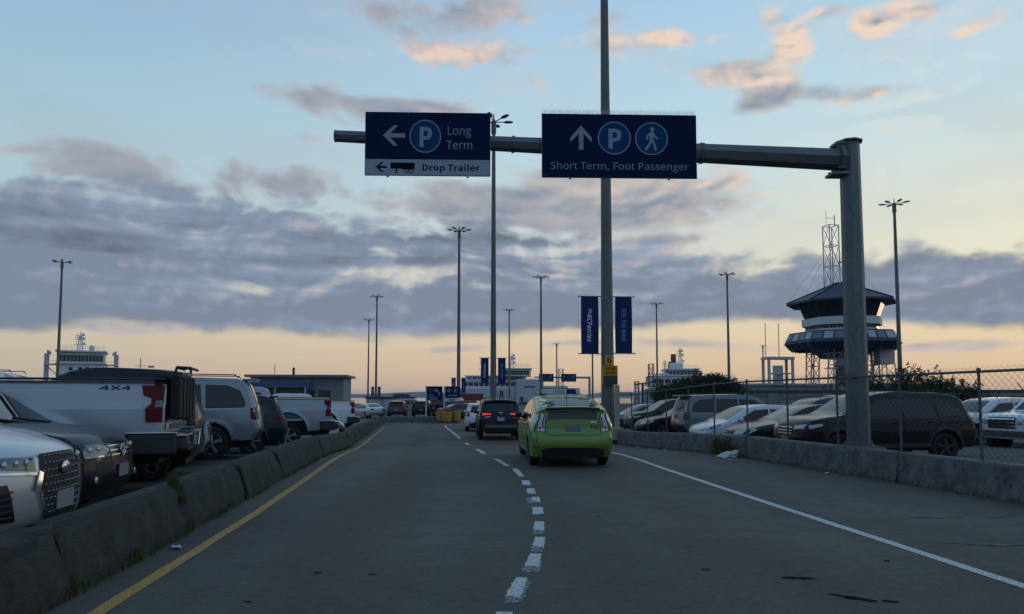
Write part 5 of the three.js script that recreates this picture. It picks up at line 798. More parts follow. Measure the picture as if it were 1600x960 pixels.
  part('radar_bar', merge([box(-0.2, 18.4 + B, 0.9, 1.4, 0.16, 0.2), cyl(-0.2, 17.8 + B, 0.9, 0.1, 0.1, 0.6, 6)]), STEELW, mast_);
  for (const [x, z] of [[-6.3, 1.5], [5.6, 1.5], [-5, -4], [5, -4]]) part('guy_wire', bar([-1.2, 21 + B, 0], [x, 13.5 + B, z], 0.018, 4), STEELW, t);
  const tb = thing('sign_box', 'pale box cabinet hung on lattice under the tower balcony', 'cabinet', [54.2, -0.6, -83.2]); part('cabinet', rbox(0, 7.2, 0, 1.9, 2.2, 1.5, 0.08), mat(0.5, 0.42, 0.38, 0.5), tb); part('cabinet_door', rbox(-0.75, 7.2, 0.2, 0.7, 2.1, 1.3, 0.05), STEELW, tb); part('stand', lattice(0, 0, 0, 0, 0, 6.1, 0.85, 0.07), STEELW, tb); }
function block(name, label, cat, x, y0, y1, z, w, d, m, turn = 0) { const o = thing(name, label, cat, [x, 0, z], turn); part('wall', box(0, (y0 + y1) / 2, 0, w, y1 - y0, d), m, o); return o; }
{ const o = block('terminal_annex', 'long low pale building at the foot of the control tower', 'building', 45, -0.6, 2.9, -88, 26, 7, mat(0.34, 0.37, 0.4, 0.7, { map: T_WORN })); part('roof', box(0, 3.0, 0, 26.5, 0.25, 7.6), STEELW, o); for (let i = 0; i < 7; i++) part('window', box(-11 + i * 3.6, 1.4, 3.51, 2.4, 1.0, 0.06), DARKGL, o);
  const s = thing('antenna_stand', 'pale steel frame with two whip aerials left of the tower', 'antenna', [41.0, 2.9, -84.2]); part('frame', merge([...[-1, 1].flatMap((a) => [-1, 1].map((b) => bar([a * 1.5, 0, b * 0.8], [a * 1.5, 3.3, b * 0.8], 0.18, 6))), box(0, 3.3, 0, 3.4, 0.3, 2), bar([-1.5, 1.4, 0.8], [1.5, 1.4, 0.8], 0.1, 5), box(0, 1.2, 0, 0.9, 2.4, 0.9)]), STEELW, s); for (const x of [-1.5, 0.2]) part('aerial', bar([x, 3.4, 0], [x, 7.6, 0], 0.05, 5), STEELW, s); }
// ---------------------------------------------------------------- ferries
const SHIPW = mat(0.78, 0.79, 0.8, 0.55, { map: T_WORN }), SHIPG = mat(0.52, 0.55, 0.58, 0.6, { map: T_WORN }), SHIPD = mat(0.05, 0.055, 0.065, 0.6);
function deck(o, x, y0, y1, w, z0, d, win, m = SHIPW, name = 'deckhouse') {   // one storey with its panes on the front and sides
  const p = part(name, merge([rbox(x, (y0 + y1) / 2, z0 - d / 2, w, y1 - y0, d, 0.25), box(x, y1, z0 - d / 2 + 0.1, w + 0.7, 0.16, d + 0.9)]), m, o);
  if (win) { const [n, a, b] = win, pw = (w - 0.8) / n; for (let i = 0; i < n; i++) part('window', box(x - w / 2 + 0.4 + (i + 0.5) * pw, mix(y0, y1, (a + b) / 2), z0 + 0.02, pw * 0.84, (y1 - y0) * (b - a), 0.1), DARKGL, p);
    for (const s of [-1, 1]) for (let i = 0; i < 4; i++) part('window', box(x + s * (w / 2 + 0.01), mix(y0, y1, (a + b) / 2), z0 - 1 - i * 2, 0.1, (y1 - y0) * (b - a), 1.5), DARKGL, p); }
  return p;
}
function railing(o, x, y, w, z) { const l = []; for (const h of [0.5, 1]) l.push(bar([x - w / 2, y + h, z], [x + w / 2, y + h, z], 0.035, 4)); for (let i = 0; i <= w / 1.5; i++) l.push(bar([x - w / 2 + i * 1.5, y, z], [x - w / 2 + i * 1.5, y + 1, z], 0.035, 4)); part('railing', merge(l), STEELW, o); }
function shipMast(o, x, y0, y1, z, s = 1) { const l = [bar([x - 0.5 * s, y0, z], [x - 0.2 * s, y1 - 1, z], 0.12 * s, 5), bar([x + 0.5 * s, y0, z], [x + 0.2 * s, y1 - 1, z], 0.12 * s, 5), bar([x, y0, z], [x, y1, z], 0.1 * s, 5)]; for (const t of [0.35, 0.6, 0.8]) { const y = mix(y0, y1, t); l.push(box(x, y, z, 2.4 * s * (1.2 - t * 0.6), 0.14, 0.4), new THREE.SphereGeometry(0.28 * s, 8, 6).translate(x + 0.8 * s * (1 - t * 0.5), y + 0.3, z), cyl(x - 0.8 * s * (1 - t * 0.4), y, z, 0.05, 0.05, 0.8, 5)); } l.push(box(x, mix(y0, y1, 0.7), z + 0.3, 1.9 * s, 0.16, 0.16)); part('ship_mast', merge(l), SHIPW, o); }
{ const o = thing('ferry', 'white ferry bridge with wide dark window band behind the silver pickup', 'ferry', [-85.2, -2.6, -179], 0.38), b = 2.6; o.scale.x = 0.88;
  part('hull', rbox(0, 2.6, -28, 21, 6.5, 56, 1.2), SHIPW, o); deck(o, 0, 5.7, 9.4 + b, 11.5, -0.5, 12, null); deck(o, 0, 9.4 + b, 12.1 + b, 11, 0, 9, [12, 0.2, 0.75], SHIPW, 'bridge'); part('bridge_roof', rbox(0, 12.3 + b, -4, 12, 0.5, 9.5, 0.2), SHIPW, o);
  for (const x of [-2.4, -0.2, 1.4, 3.6]) part('porthole', box(x, 8.2 + b, -0.45, 0.9, 0.8, 0.12), DARKGL, o);
  for (const s of [-1, 1]) { part('bridge_wing', merge([box(s * 7, 9.2 + b, -3, 3.5, 0.3, 3), box(s * 7, 10.0 + b, -1.6, 3.5, 0.08, 0.08), bar([s * 5.5, 6.5 + b, -3], [s * 8.4, 9.1 + b, -3], 0.12, 5)]), SHIPW, o); part('vent_pipe', merge([cyl(s * 8.2, 5.8, -3, 0.6, 0.6, 8.6, 10), new THREE.TorusGeometry(0.7, 0.38, 8, 10, Math.PI / 2).rotateY(s < 0 ? 0 : Math.PI).translate(s * 8.2 + 0.7 * -s * -1 * 0, 14.2, -3)]), STEELW, o); }
  shipMast(o, -0.6, 12.4 + b, 17.2 + b, -3, 1.3); part('radome', new THREE.SphereGeometry(0.75, 12, 9).translate(2.2, 13.3 + b, -3), SHIPW, o); railing(o, 0, 12.5 + b, 10.5, 0); }
solo('flag_mast', merge([bar([0, 0, 0], [0, 13.2, 0], 0.12, 5), bar([-1.2, 11.4, 0], [1.2, 11.4, 0], 0.06, 4), box(2.4, 11.2, 0, 1.4, 0.5, 0.05)]), STEELW, 'thin distant mast with a small pennant right of the left ferry', 'mast', [-70.5, -2.6, -176]);
{ const o = thing('ferry', 'white ferry with black and red funnel above the bushes', 'ferry', [85.5, -2.6, -253], -0.22), b = 2.6;
  part('hull', rbox(0, 3.2, -40, 26, 7.4, 80, 1.5), SHIPW, o); deck(o, 0, 5.4 + b, 9.1 + b, 21, 0, 20, [8, 0.3, 0.72], SHIPW, 'passenger_deck'); deck(o, 1.4, 9.1 + b, 11.6 + b, 12.6, -1.5, 12, [9, 0.22, 0.8], SHIPW, 'bridge'); part('bridge_roof', rbox(1.4, 11.75 + b, -7, 13, 0.3, 12, 0.1), SHIPW, o);
  part('slanted_front', prism([[-10.5, 5.4 + b], [-7.2, 9.1 + b], [-7.2, 5.4 + b]], 3).translate(-2.2, 0, -2), SHIPW, o);
  const f = part('funnel', merge([cyl(-1.2, 11.6 + b, -9, 1.9, 1.5, 3.2, 10), cyl(-0.8, 14.8 + b, -9, 0.95, 0.95, 2.8, 10)]), SHIPD, o); part('funnel_band', cyl(-0.8, 15.3 + b, -9, 1.02, 1.02, 1.9, 10), mat(0.26, 0.04, 0.03, 0.6), f);
  shipMast(o, 1.6, 11.8 + b, 20.2 + b, -8, 1.5); part('funnel_casing', rbox(0, 12.9 + b, -8, 5, 2.6, 4, 0.4), SHIPW, o); shipMast(o, -4.2, 11.6 + b, 15.4 + b, -7, 0.7); railing(o, 1.4, 11.9 + b, 12.5, -1.5); railing(o, 0, 9.1 + b, 20, 0);
  part('life_raft', merge([0, 1, 2].map((k) => new THREE.CapsuleGeometry(0.4, 1, 4, 8).rotateZ(Math.PI / 2).translate(-8 + k * 1.9, 9.7 + b, 0.1))), SHIPW, o); }
{ const o = thing('ferry', 'large white ferry with two masts behind the banners at the road end', 'ferry', [17, -2.6, -199], -0.12), b = 2.6;
  part('hull', rbox(3, 3.0, -45, 36, 7.2, 90, 1.5), SHIPG, o);
  deck(o, -1, 3.9 + b, 6.1 + b, 21.5, -2, 40, [14, 0.3, 0.75], SHIPW, 'passenger_deck'); deck(o, -2.5, 6.1 + b, 7.6 + b, 17, -6, 30, [11, 0.3, 0.75], SHIPW, 'upper_deck'); deck(o, 3.4, 7.3 + b, 9.3 + b, 8.6, -1, 9, [9, 0.2, 0.78], SHIPW, 'bridge'); part('bridge_roof', rbox(3.4, 9.45 + b, -5, 9.2, 0.25, 9.6, 0.1), SHIPW, o);
  part('bow_wall', merge([rbox(7.5, 3.2 + b, 0.4, 7.5, 6.4, 3, 0.3), rbox(14, 2.3 + b, -1, 8, 4.6, 3, 0.3), rbox(-4, 2.2 + b, -0.5, 17, 3.4, 2, 0.2)]), SHIPG, o);
  for (const x of [5.2, 10]) part('porthole', new THREE.CylinderGeometry(0.6, 0.6, 0.2, 14).rotateX(Math.PI / 2).translate(x, 1.0 + b, 1.95), SHIPD, o);
  part('name_strip', box(7.4, 4.3 + b, 1.95, 3, 0.35, 0.1), SHIPD, o);
  for (const x of [-2.6, -0.4]) part('ramp_frame', merge([bar([x - 0.6, 0.2 + b, 0.8], [x - 0.2, 3.2 + b, 0.8], 0.16, 5), bar([x + 0.6, 0.2 + b, 0.8], [x + 0.2, 3.2 + b, 0.8], 0.16, 5), box(x, 2.3 + b, 0.8, 0.9, 0.2, 0.2), box(x, 3.2 + b, 0.8, 0.8, 0.2, 0.2)]), SHIPD, o);
  for (let i = 0; i < 9; i++) part('vent_opening', box(-11.5 + i * 0.95, 0.75 + b, 0.55, 0.55, 1.1, 0.1), SHIPD, o);
  shipMast(o, 2.4, 9.5 + b, 14 + b, -4, 1.1); shipMast(o, -6.6, 7.6 + b, 13.2 + b, -12, 0.9); railing(o, 3.4, 9.6 + b, 8.6, -0.5); railing(o, -1, 6.1 + b, 21, -1.6);
  part('sheer_line', box(3, 3.75 + b, -0.2, 30, 0.12, 1.0), SHIPD, o); }
// berth gear by the right ferry
{ const o = thing('berth_gantry', 'rusty lattice loading gantry left of the funnelled ferry', 'gantry', [50.4, -1, -176]), R = mat(0.16, 0.13, 0.11, 0.8); part('tower', lattice(-1.7, 0, -1.7, 0, 0, 6.4, 0.45, 0.1), R, o); part('tower', lattice(2.0, 0, 2.0, 0, 0, 10.8, 0.55, 0.1, 2), R, o); part('beam', merge([bar([-2.4, 5.6, 0], [2.4, 6.2, 0], 0.2, 5), bar([0.6, 5.8, 0], [1.5, 8.6, 0], 0.14, 5), bar([-0.2, 0, 0], [-0.2, 5.8, 0], 0.35, 6)]), R, o); part('apron', prism([[0.4, 0], [6.2, 0], [2.6, 4.6], [0.4, 4.6]], 3), mat(0.33, 0.36, 0.38, 0.7), o); }
solo('lattice_mast', lattice(0, 0, 0, 0, 0, 8.6, 0.5, 0.08, 2.2), STEELW, 'small lattice mast seen above the far gantry boards', 'mast', [27.6, -0.6, -165]);
// ---------------------------------------------------------------- buildings at the left and the far lot
{ const o = block('terminal_building', 'low grey terminal building with flat overhanging roof behind the parked row', 'building', -21.8, -0.6, 4.5, -116, 13.8, 9, mat(0.22, 0.25, 0.28, 0.75, { map: T_WORN })); part('roof', merge([box(0, 4.65, 0.4, 15.2, 0.35, 10.4)]), mat(0.16, 0.18, 0.2, 0.7), o); part('canopy', box(-2.5, 3.35, 6.4, 9.5, 0.7, 3.6), mat(0.05, 0.08, 0.2, 0.6), o); part('canopy_soffit', box(-2.5, 2.95, 6.4, 9.3, 0.08, 3.4), STEELW, o); for (let i = 0; i < 5; i++) part('window', box(-5.5 + i * 2.4, 1.8, 4.53, 1.7, 1.4, 0.08), DARKGL, o); for (const x of [-6.8, -2.5, 1.8]) part('column', cyl(x, -0.6, 7.9, 0.12, 0.12, 3.6, 8), STEELW, o); part('chimney', cyl(-1.5, 4.8, 0, 0.2, 0.2, 1.3, 8), SHIPD, o); part('aerial', bar([-4.4, 4.8, 0], [-4.4, 6.6, 0], 0.05, 4), SHIPD, o); }
{ const o = block('lot_wall', 'long grey concrete wall behind the white cars at the right edge', 'wall', 34, -0.3, 1.75, -40.5, 30, 0.5, CONC_P, -0.42); part('coping', box(0, 1.82, 0, 30, 0.14, 0.7), mat(0.06, 0.065, 0.07, 0.8), o); for (let i = 0; i < 9; i++) part('pilaster', box(-13.2 + i * 3.3, 0.7, 0.32, 0.6, 2.0, 0.2), CONC_P, o);
  for (let i = 0; i < 10; i++) part('barbed_arm', bar([-14 + i * 3, 1.9, 0], [-14.35 + i * 3, 2.3, 0.25], 0.035, 5), GALV_D, o); }
// row of low freight sheds and trucks at the road end
{ const o = block('freight_shed', 'long pale shed with dark roof line behind the far parked cars', 'building', -7.2, -0.6, 1.3, -104, 6.4, 6, mat(0.4, 0.42, 0.42, 0.7, { map: T_WORN })); part('roof', box(0, 1.4, 0, 6.8, 0.25, 6.5), SHIPD, o); for (let i = 0; i < 4; i++) part('roof_vent', cyl(0.6 + i * 0.6, 1.5, 1, 0.28, 0.28, 0.4, 8), SHIPD, o); for (let i = 0; i < 3; i++) part('door', box(-2.1 + i * 2.1, 0.4, 3.02, 1.4, 1.6, 0.06), SHIPG, o); }
for (const [x, z, c, l] of [[1.9, -92, [0.16, 0.03, 0.03], 'dark red freight trailer behind the road end sign posts']]) { const o = thing('freight_trailer', l, 'trailer', [x, -0.6, z], 0.1, 'freight trailers at the road end'); part('box_body', rbox(0, 1.75, 0, 6.5, 1.5, 2.4, 0.06), mat(...c, 0.6), o); for (const w of [-2.2, -1.1, 2.4]) part('wheel', new THREE.CylinderGeometry(0.45, 0.45, 2.3, 14).rotateX(Math.PI / 2).translate(w, 0.45, 0), M.rubber, o); part('chassis', box(0, 0.85, 0, 6.3, 0.25, 1.2), M.black, o); }
// ---------------------------------------------------------------- far hills
{ const P = [], I = [], n = 240; for (let i = 0; i <= n; i++) { const a = (-50 + i / n * 100) * Math.PI / 180, hgt = (i2) => 12 + 20 * fbm(i2 * 0.06, 3.3, 4, 0, 0) + 24 * sm(-16, -2, -50 + i / n * 100) * sm(8, -2, -50 + i / n * 100) + 26 * Math.exp(-Math.pow((-50 + i / n * 100 - 15) / 4, 2)); for (const [r, f] of [[4800, 0], [5000, 0.55], [5300, 1], [5900, 0]]) P.push(Math.sin(a) * r, Math.max(2, f * hgt(i + f * 9)) - 6 * (f === 0), -Math.cos(a) * r); } for (let i = 0; i < n; i++) for (let k = 0; k < 3; k++) { const a = i * 4 + k, b = a + 4; I.push(a, b, a + 1, b, b + 1, a + 1); } const g = new THREE.BufferGeometry(); g.setAttribute('position', new THREE.Float32BufferAttribute(P, 3)); g.setIndex(I); g.computeVertexNormals(); setting('hills', g, mat(0.06, 0.075, 0.07, 1)); }
// ---------------------------------------------------------------- bushes
const LEAF = new THREE.MeshPhysicalMaterial({ color: rgb(0.055, 0.07, 0.03), roughness: 0.75, transmission: 0.25, thickness: 0, side: THREE.DoubleSide }), BARK = mat(0.07, 0.055, 0.04, 0.9);
function bush(label, x, z, blobs, n, leaf, seed) {        // blobs: [dx, y, dz, rx, ry, rz]
  const o = thing('bush', label, 'bush', [x, G(z), z], 0, 'dark bushes beyond the fence'), r = rng(seed), stems = [];
  for (const [dx, y, dz, rx, ry] of blobs) for (let k = 0; k < 4; k++) { const a = [dx * 0.6 + (r() - 0.5) * 0.4, 0, dz * 0.6], m = [dx + (r() - 0.5) * rx, y * 0.6, dz + (r() - 0.5) * rx * 0.5]; stems.push(bar(a, m, 0.04, 5, 0.022)); for (let q = 0; q < 3; q++) stems.push(bar(m, [m[0] + (r() - 0.5) * rx * 1.3, y + (r() - 0.1) * ry * 1.25, m[2] + (r() - 0.5) * rx], 0.016, 4, 0.006)); }
  part('stems', merge(stems), BARK, o);
  const g = new THREE.BufferGeometry(); g.setAttribute('position', new THREE.Float32BufferAttribute([0, 0, 0, 0.3, 0.5, 0.06, 0, 1, 0, 0, 0, 0, 0, 1, 0, -0.3, 0.5, 0.06], 3)); g.computeVertexNormals();
  const im = new THREE.InstancedMesh(g, LEAF, n), M4 = new THREE.Matrix4(), q = new THREE.Quaternion(), e = new THREE.Euler(), c = new THREE.Color();
  const tw = []; for (let i = 0; i < n / 14; i++) { const bl = blobs[Math.floor(r() * blobs.length)], u = r() * 2 - 1, t = r() * 6.283, s = Math.sqrt(1 - u * u), rad = Math.pow(r(), 0.4) * (0.7 + 0.75 * r() * r()); tw.push([bl[0] + s * Math.cos(t) * bl[3] * rad, bl[1] + u * bl[4] * rad, bl[2] + s * Math.sin(t) * bl[5] * rad, (r() - 0.5) * 1.2, 0.5 + r(), (r() - 0.5) * 1.2]); }
  for (let i = 0; i < n; i++) { const w = tw[Math.floor(i / 14) % tw.length], k = r() * 0.32, s = leaf * (0.6 + r() * 0.8); e.set(r() * 6.283, r() * 6.283, r() * 6.283); q.setFromEuler(e); M4.compose(new THREE.Vector3(w[0] + w[3] * k + (r() - 0.5) * 0.07, Math.max(0.05, w[1] + w[4] * k), w[2] + w[5] * k + (r() - 0.5) * 0.07), q, new THREE.Vector3(s, s, s)); im.setMatrixAt(i, M4); const v = 0.6 + r() * 0.8; im.setColorAt(i, c.setRGB(v, v * (0.9 + r() * 0.2), v * 0.9)); }
  im.name = 'foliage'; im.castShadow = im.receiveShadow = true; im.userData.kind = 'stuff'; o.add(im); return o;
}
bush('dark leafy bush right of the gantry post, behind the black crossover', 19.2, -28.4, [[-1.3, 1.8, 0, 0.9, 0.85, 0.7], [0.1, 2.0, 0.2, 1.0, 0.9, 0.7], [1.3, 1.8, 0, 0.9, 0.85, 0.6], [-0.3, 1.2, 0, 1.6, 1.0, 0.8], [0.8, 1.1, 0.1, 1.2, 1, 0.7]], 15000, 0.1, 21);
bush('dark bush thinning towards the right edge, under the fence rail', 21.9, -28.2, [[-0.7, 1.75, 0, 0.8, 0.8, 0.6], [0.3, 1.5, 0, 0.7, 0.65, 0.5], [-0.2, 1.0, 0, 1.1, 0.8, 0.6]], 9000, 0.1, 22);
bush('low rounded dark bush in front of the funnelled ferry', 17.6, -53.5, [[-0.6, 2.1, 0, 1.2, 0.9, 0.8], [0.6, 2.5, 0, 1.1, 0.8, 0.8], [0, 1.4, 0, 1.9, 1.2, 0.9]], 9000, 0.16, 23);
bush('spiky dark bush left of the light mast by the fence', 20.3, -53.3, [[-0.6, 2.7, 0, 1.2, 1.1, 0.8], [0.6, 2.9, 0, 1.1, 0.9, 0.8], [1.7, 2.5, 0, 1.0, 0.9, 0.7], [0.3, 1.5, 0, 2.0, 1.3, 0.9]], 12000, 0.16, 24);
bush('open twiggy bush right of the light mast by the fence', 22.8, -53.2, [[-0.3, 2.2, 0, 0.8, 0.9, 0.6], [0.6, 1.8, 0, 0.8, 0.8, 0.6], [0, 1.2, 0, 1, 0.9, 0.6]], 3200, 0.14, 25);

// ---------------------------------------------------------------- vehicles in place
const SILVER = paint(0.46, 0.48, 0.5, 0.55, 0.34), SILVERT = paint(0.34, 0.37, 0.41, 0.5, 0.36), CHARCOAL = paint(0.035, 0.037, 0.04, 0.45, 0.34), BLACK = paint(0.006, 0.006, 0.007, 0, 0.3), WHITEP = paint(0.66, 0.67, 0.68, 0, 0.4), GREYB = paint(0.2, 0.23, 0.27, 0.5, 0.36), NAVYB = paint(0.016, 0.022, 0.034, 0.4, 0.32), GREEN = paint(0.135, 0.225, 0.028, 0.05, 0.45), MAROON = paint(0.09, 0.012, 0.016, 0.3, 0.35), TAN = paint(0.25, 0.22, 0.18, 0.3, 0.4), STEELB = paint(0.05, 0.06, 0.075, 0.4, 0.34);
const PH = 12 * Math.PI / 180;                          // the left row is parked a little aslant
function fromFront(type, x, z, turn, k = 1) { const { b } = typeOf(type); return [x - Math.cos(turn) * b.x1 * k, z + Math.sin(turn) * b.x1 * k]; }
function fromRear(type, x, z, turn, k = 1) { const { b } = typeOf(type); return [x - Math.cos(turn) * b.x0 * k, z + Math.sin(turn) * b.x0 * k]; }
function noseIn(type, name, label, x, z, body, opts, turn = PH, cat = 'car') { const [a, c] = fromFront(type, x, z, turn, opts?.scale?.[0]); return car(type, name, label, cat, a, c, turn, body, { ...opts, y: G(z) }, opts?.group ?? 'vehicles parked along the barrier'); }
function tailIn(type, name, label, x, z, body, opts, turn = Math.PI + PH, cat = 'car') { const [a, c] = fromRear(type, x, z, turn, opts?.scale?.[0]); return car(type, name, label, cat, a, c, turn, body, { ...opts, y: G(z) }, opts?.group ?? 'vehicles parked along the barrier'); }
noseIn('studded', 'parked_crossover', 'silver crossover with large dark studded grille at the lower left edge', -3.14, -6.4, SILVER, {}, 0.06, 'crossover');
noseIn('badged', 'parked_crossover', 'charcoal crossover with round badge and two chrome bars beside the silver pickup', -3.85, -9.2, CHARCOAL, {}, 0.07, 'crossover');
{ const o = tailIn('pickup', 'pickup_truck', 'silver pickup with 4X4 decal, red tail lamp and padded tailgate', -4.02, -11.42, SILVERT, { scale: [1.3, 1, 1] }, Math.PI + PH, 'pickup truck'), { b } = typeOf('pickup');
  part('decal', textGeo('4X4', 0.062, (x, y) => { const v = new THREE.Vector3(), X = -2.22 - x * 2.1, Y = 1.555 + y; b.bend(X, Y, -(b.Z(X, Y) + 0.004), v); return v; }), M.black, o);
  const PAD = mat(0.022, 0.021, 0.02, 0.92, { bumpMap: T_SPECK, bumpScale: 0.004 }), pad = [], r = rng(8);
  for (let i = 0; i < 5; i++) { const z = -0.76 + i * 0.38; pad.push(rbox(-2.95, 1.42 - (i % 2) * 0.02, z, 0.1, 0.58, 0.37, 0.045, 3), rbox(-2.86, 1.72, z, 0.26, 0.1, 0.37, 0.045, 3), rbox(-2.78, 1.6, z, 0.08, 0.25, 0.36, 0.03)); }
  const p = part('tailgate_pad', merge(pad), PAD, o); for (const z of [-0.57, -0.19, 0.19, 0.57]) part('pad_strap', rbox(-3.004, 1.42, z, 0.014, 0.62, 0.045, 0.006), M.black, p); }
{ const o = tailIn('hatchback', 'parked_utility_car', 'black tall car whose roof with a rack loop shows above the silver pickup bed', -4.4, -13.9, BLACK, { scale: [0.92, 1.33, 1.1] }, Math.PI + PH, 'utility car'); part('roof_rack', merge([bar([-1.75, 1.4, -0.5], [-1.75, 1.47, -0.5], 0.025, 6), bar([-1.75, 1.47, -0.5], [-1.5, 1.48, -0.5], 0.025, 6), bar([-1.5, 1.48, -0.5], [-1.48, 1.42, -0.5], 0.025, 6), bar([-1.75, 1.47, -0.5], [-1.75, 1.47, 0.5], 0.02, 6), bar([-1.5, 1.48, -0.5], [-1.5, 1.48, 0.5], 0.02, 6)]), M.black, o); }
noseIn('suv', 'parked_crossover', 'light silver crossover nose with dark fog lamp between pickup and grey utility', -5.0, -16.3, SILVER, {}, PH, 'crossover');
tailIn('wagon', 'parked_utility_car', 'large blue grey utility with long dark side windows and red tail lamp', -4.42, -18.5, GREYB, { scale: [1.02, 1.06, 1.02] }, Math.PI + PH, 'utility car');
tailIn('suv', 'parked_crossover', 'near black crossover parked tail out beside the blue grey utility', -4.45, -21.4, NAVYB, {}, Math.PI + PH, 'crossover');
tailIn('pickup', 'pickup_truck', 'pale grey pickup parked tail out in mid row', -3.7, -24.5, paint(0.28, 0.31, 0.35, 0.4, 0.38), { scale: [0.97, 1.0, 0.97] }, Math.PI + PH, 'pickup truck');
noseIn('hatchback', 'parked_hatchback', 'white hatchback nose peeking over the barrier past the pale pickup', -3.9, -28, WHITEP, {}, PH, 'hatchback');
noseIn('sedan', 'parked_sedan', 'dark sedan nose between the white hatchback and far white pickup', -4.0, -30.6, STEELB, { far: true }, PH, 'sedan');
tailIn('pickup', 'pickup_truck', 'far white pickup with red tail lamp near the end of the row', -4.05, -33.8, WHITEP, { far: true, scale: [0.95, 0.95, 0.95] }, Math.PI + PH, 'pickup truck');
noseIn('suv', 'parked_crossover', 'small dark crossover at the end of the row by the barrier bend', -4.6, -37.4, BLACK, { far: true }, PH, 'crossover');
tailIn('sedan', 'parked_sedan', 'silver sedan at the very end of the barrier row', -5.2, -41, SILVER, { far: true }, Math.PI + PH, 'sedan');
car('wagon', 'parked_van', 'silver high-roofed van peeking above the pickup bed, nearer the pickup cab', 'van', -15.2, -26.8, PH, SILVER, { scale: [1.05, 1.24, 1.05], far: true }, 'vehicles in the second parked row');
car('wagon', 'parked_van', 'tan high-roofed van peeking above the pickup at the left edge', 'van', -16.4, -22.2, PH, TAN, { scale: [1.05, 1.16, 1.05], far: true }, 'vehicles in the second parked row');
{ const o = car('wagon', 'parked_van', 'white high-roofed van showing above the blue grey utility roof', 'van', -14.2, -35, PH, WHITEP, { scale: [1.05, 1.3, 1.05], far: true }, 'vehicles in the second parked row'); }
tailIn('suv', 'parked_crossover', 'blue crossover roof showing behind the pale pickup', -11.5, -31, paint(0.03, 0.05, 0.14, 0.3, 0.35), { far: true, group: 'vehicles in the second parked row' }, Math.PI + PH, 'crossover');

// driving ahead
const UP = Math.PI / 2;
{ const o = car('liftback', 'taxi', 'bright green liftback taxi with a white roof sign driving ahead', 'taxi', 2.75, -16.62, UP - 0.035, GREEN, { rim: M.darkAlloy });
  const s = part('roof_sign', rbox(-0.2, 1.575, 0, 0.16, 0.11, 0.88, 0.02), mat(0.5, 0.52, 0.52, 0.4), o);
  part('sign_face', new THREE.PlaneGeometry(0.86, 0.1).rotateY(-Math.PI / 2).translate(-0.284, 1.573, 0), faceMat(canvas(512, 60, (g, w, h) => { g.fillStyle = '#c6ccce'; g.fillRect(0, 0, w, h); g.fillStyle = '#16306e'; g.fillRect(330, 0, 130, h); g.fillStyle = '#0c0d10'; g.font = 'bold 52px serif'; g.textAlign = 'center'; g.fillText('TAXI', 235, 50); })), s);
  part('sign_rail', merge([bar([-0.2, 1.5, -0.5], [-0.2, 1.52, -0.3], 0.012, 5), bar([-0.2, 1.5, 0.5], [-0.2, 1.52, 0.3], 0.012, 5), bar([-0.2, 1.635, -0.45], [-0.2, 1.635, 0.45], 0.012, 5)]), M.black, s); }
{ const o = car('crossover_rear', 'crossover', 'dark navy crossover with lit red brake lamps ahead of the green taxi', 'crossover', 2.42, -31.1, UP - 0.02, paint(0.004, 0.005, 0.008, 0, 0.3), { y: G(-30), rim: M.darkAlloy });
  for (const s of [-1, 1]) { const l = new THREE.PointLight(rgb(1, 0.08, 0.05), 0.05); l.position.set(-2.4, 1.06, s * 0.7); l.name = 'brake_lamp'; l.castShadow = true; l.shadow.radius = 3; o.add(l); } }
car('hatchback', 'hatchback', 'small white hatchback driving ahead of the navy crossover', 'hatchback', 2.15, -39.4, UP - 0.06, WHITEP, { y: G(-39) });

// parked beyond the road end
const FAR = 'cars parked beyond the road end';
[['suv', 'dark red crossover parked tail on beyond the end barrier', -4.35, -72, UP, MAROON, 'crossover'], ['suv', 'black crossover with white roof edge right of the dark red one', -2.0, -73, UP, BLACK, 'crossover'], ['sedan', 'silver sedan parked left of the dark red crossover', -7.2, -72, UP + 0.5, SILVER, 'sedan'], ['pickup', 'maroon pickup half hidden behind the yellow barrels', 1.1, -74, UP + 1.2, MAROON, 'pickup truck'], ['hatchback', 'white hatchback behind the barrels near the driving one', 3.4, -71, UP - 0.7, WHITEP, 'hatchback'], ['sedan', 'dark sedan behind the yellow barrels', 2.0, -68.5, 0.3, STEELB, 'sedan'], ['wagon', 'grey utility far back between the dark red and black crossovers', -3.4, -86, 0.1, GREYB, 'utility car'], ['suv', 'small silver crossover far behind the navy one', 6.2, -78, 0.2, SILVER, 'crossover']].forEach(([t, l, x, z, a, p, c]) => car(t, 'parked_' + c.replace(/ .*/, ''), l, c, x, z, a, p, { far: true, y: G(z) }, FAR));

// the fenced lot on the right: parked facing the road
const LOTG = 'cars parked behind the chain-link fence', W = Math.PI;
function lot(type, name, label, x, z, body, opts = {}, turn = W, cat = 'car') { const [a, c] = fromFront(type, x, z, turn, opts?.scale?.[0]); return car(type, name, label, cat, a, c, turn, body, { ...opts, y: opts.y ?? G(z) }, LOTG); }
lot('suv', 'parked_crossover', 'black crossover behind the fence and gantry post, grille towards the road', 8.35, -16.9, BLACK, { y: -0.1, rim: M.darkAlloy }, W + 0.02, 'crossover');
lot('sedan', 'parked_sedan', 'charcoal sedan behind the fence between the black crossover and white hatchback', 8.0, -19.7, CHARCOAL, { y: -0.2 }, W, 'sedan');
lot('suv', 'parked_crossover', 'dark blue grey crossover whose roof shows above the charcoal sedan', 11.2, -24.6, STEELB, { y: -0.25 }, W, 'crossover');
lot('hatchback', 'parked_hatchback', 'white hatchback with slanted headlamp low behind the fence', 8.0, -22.3, WHITEP, { y: -0.28 }, W + 0.05, 'hatchback');
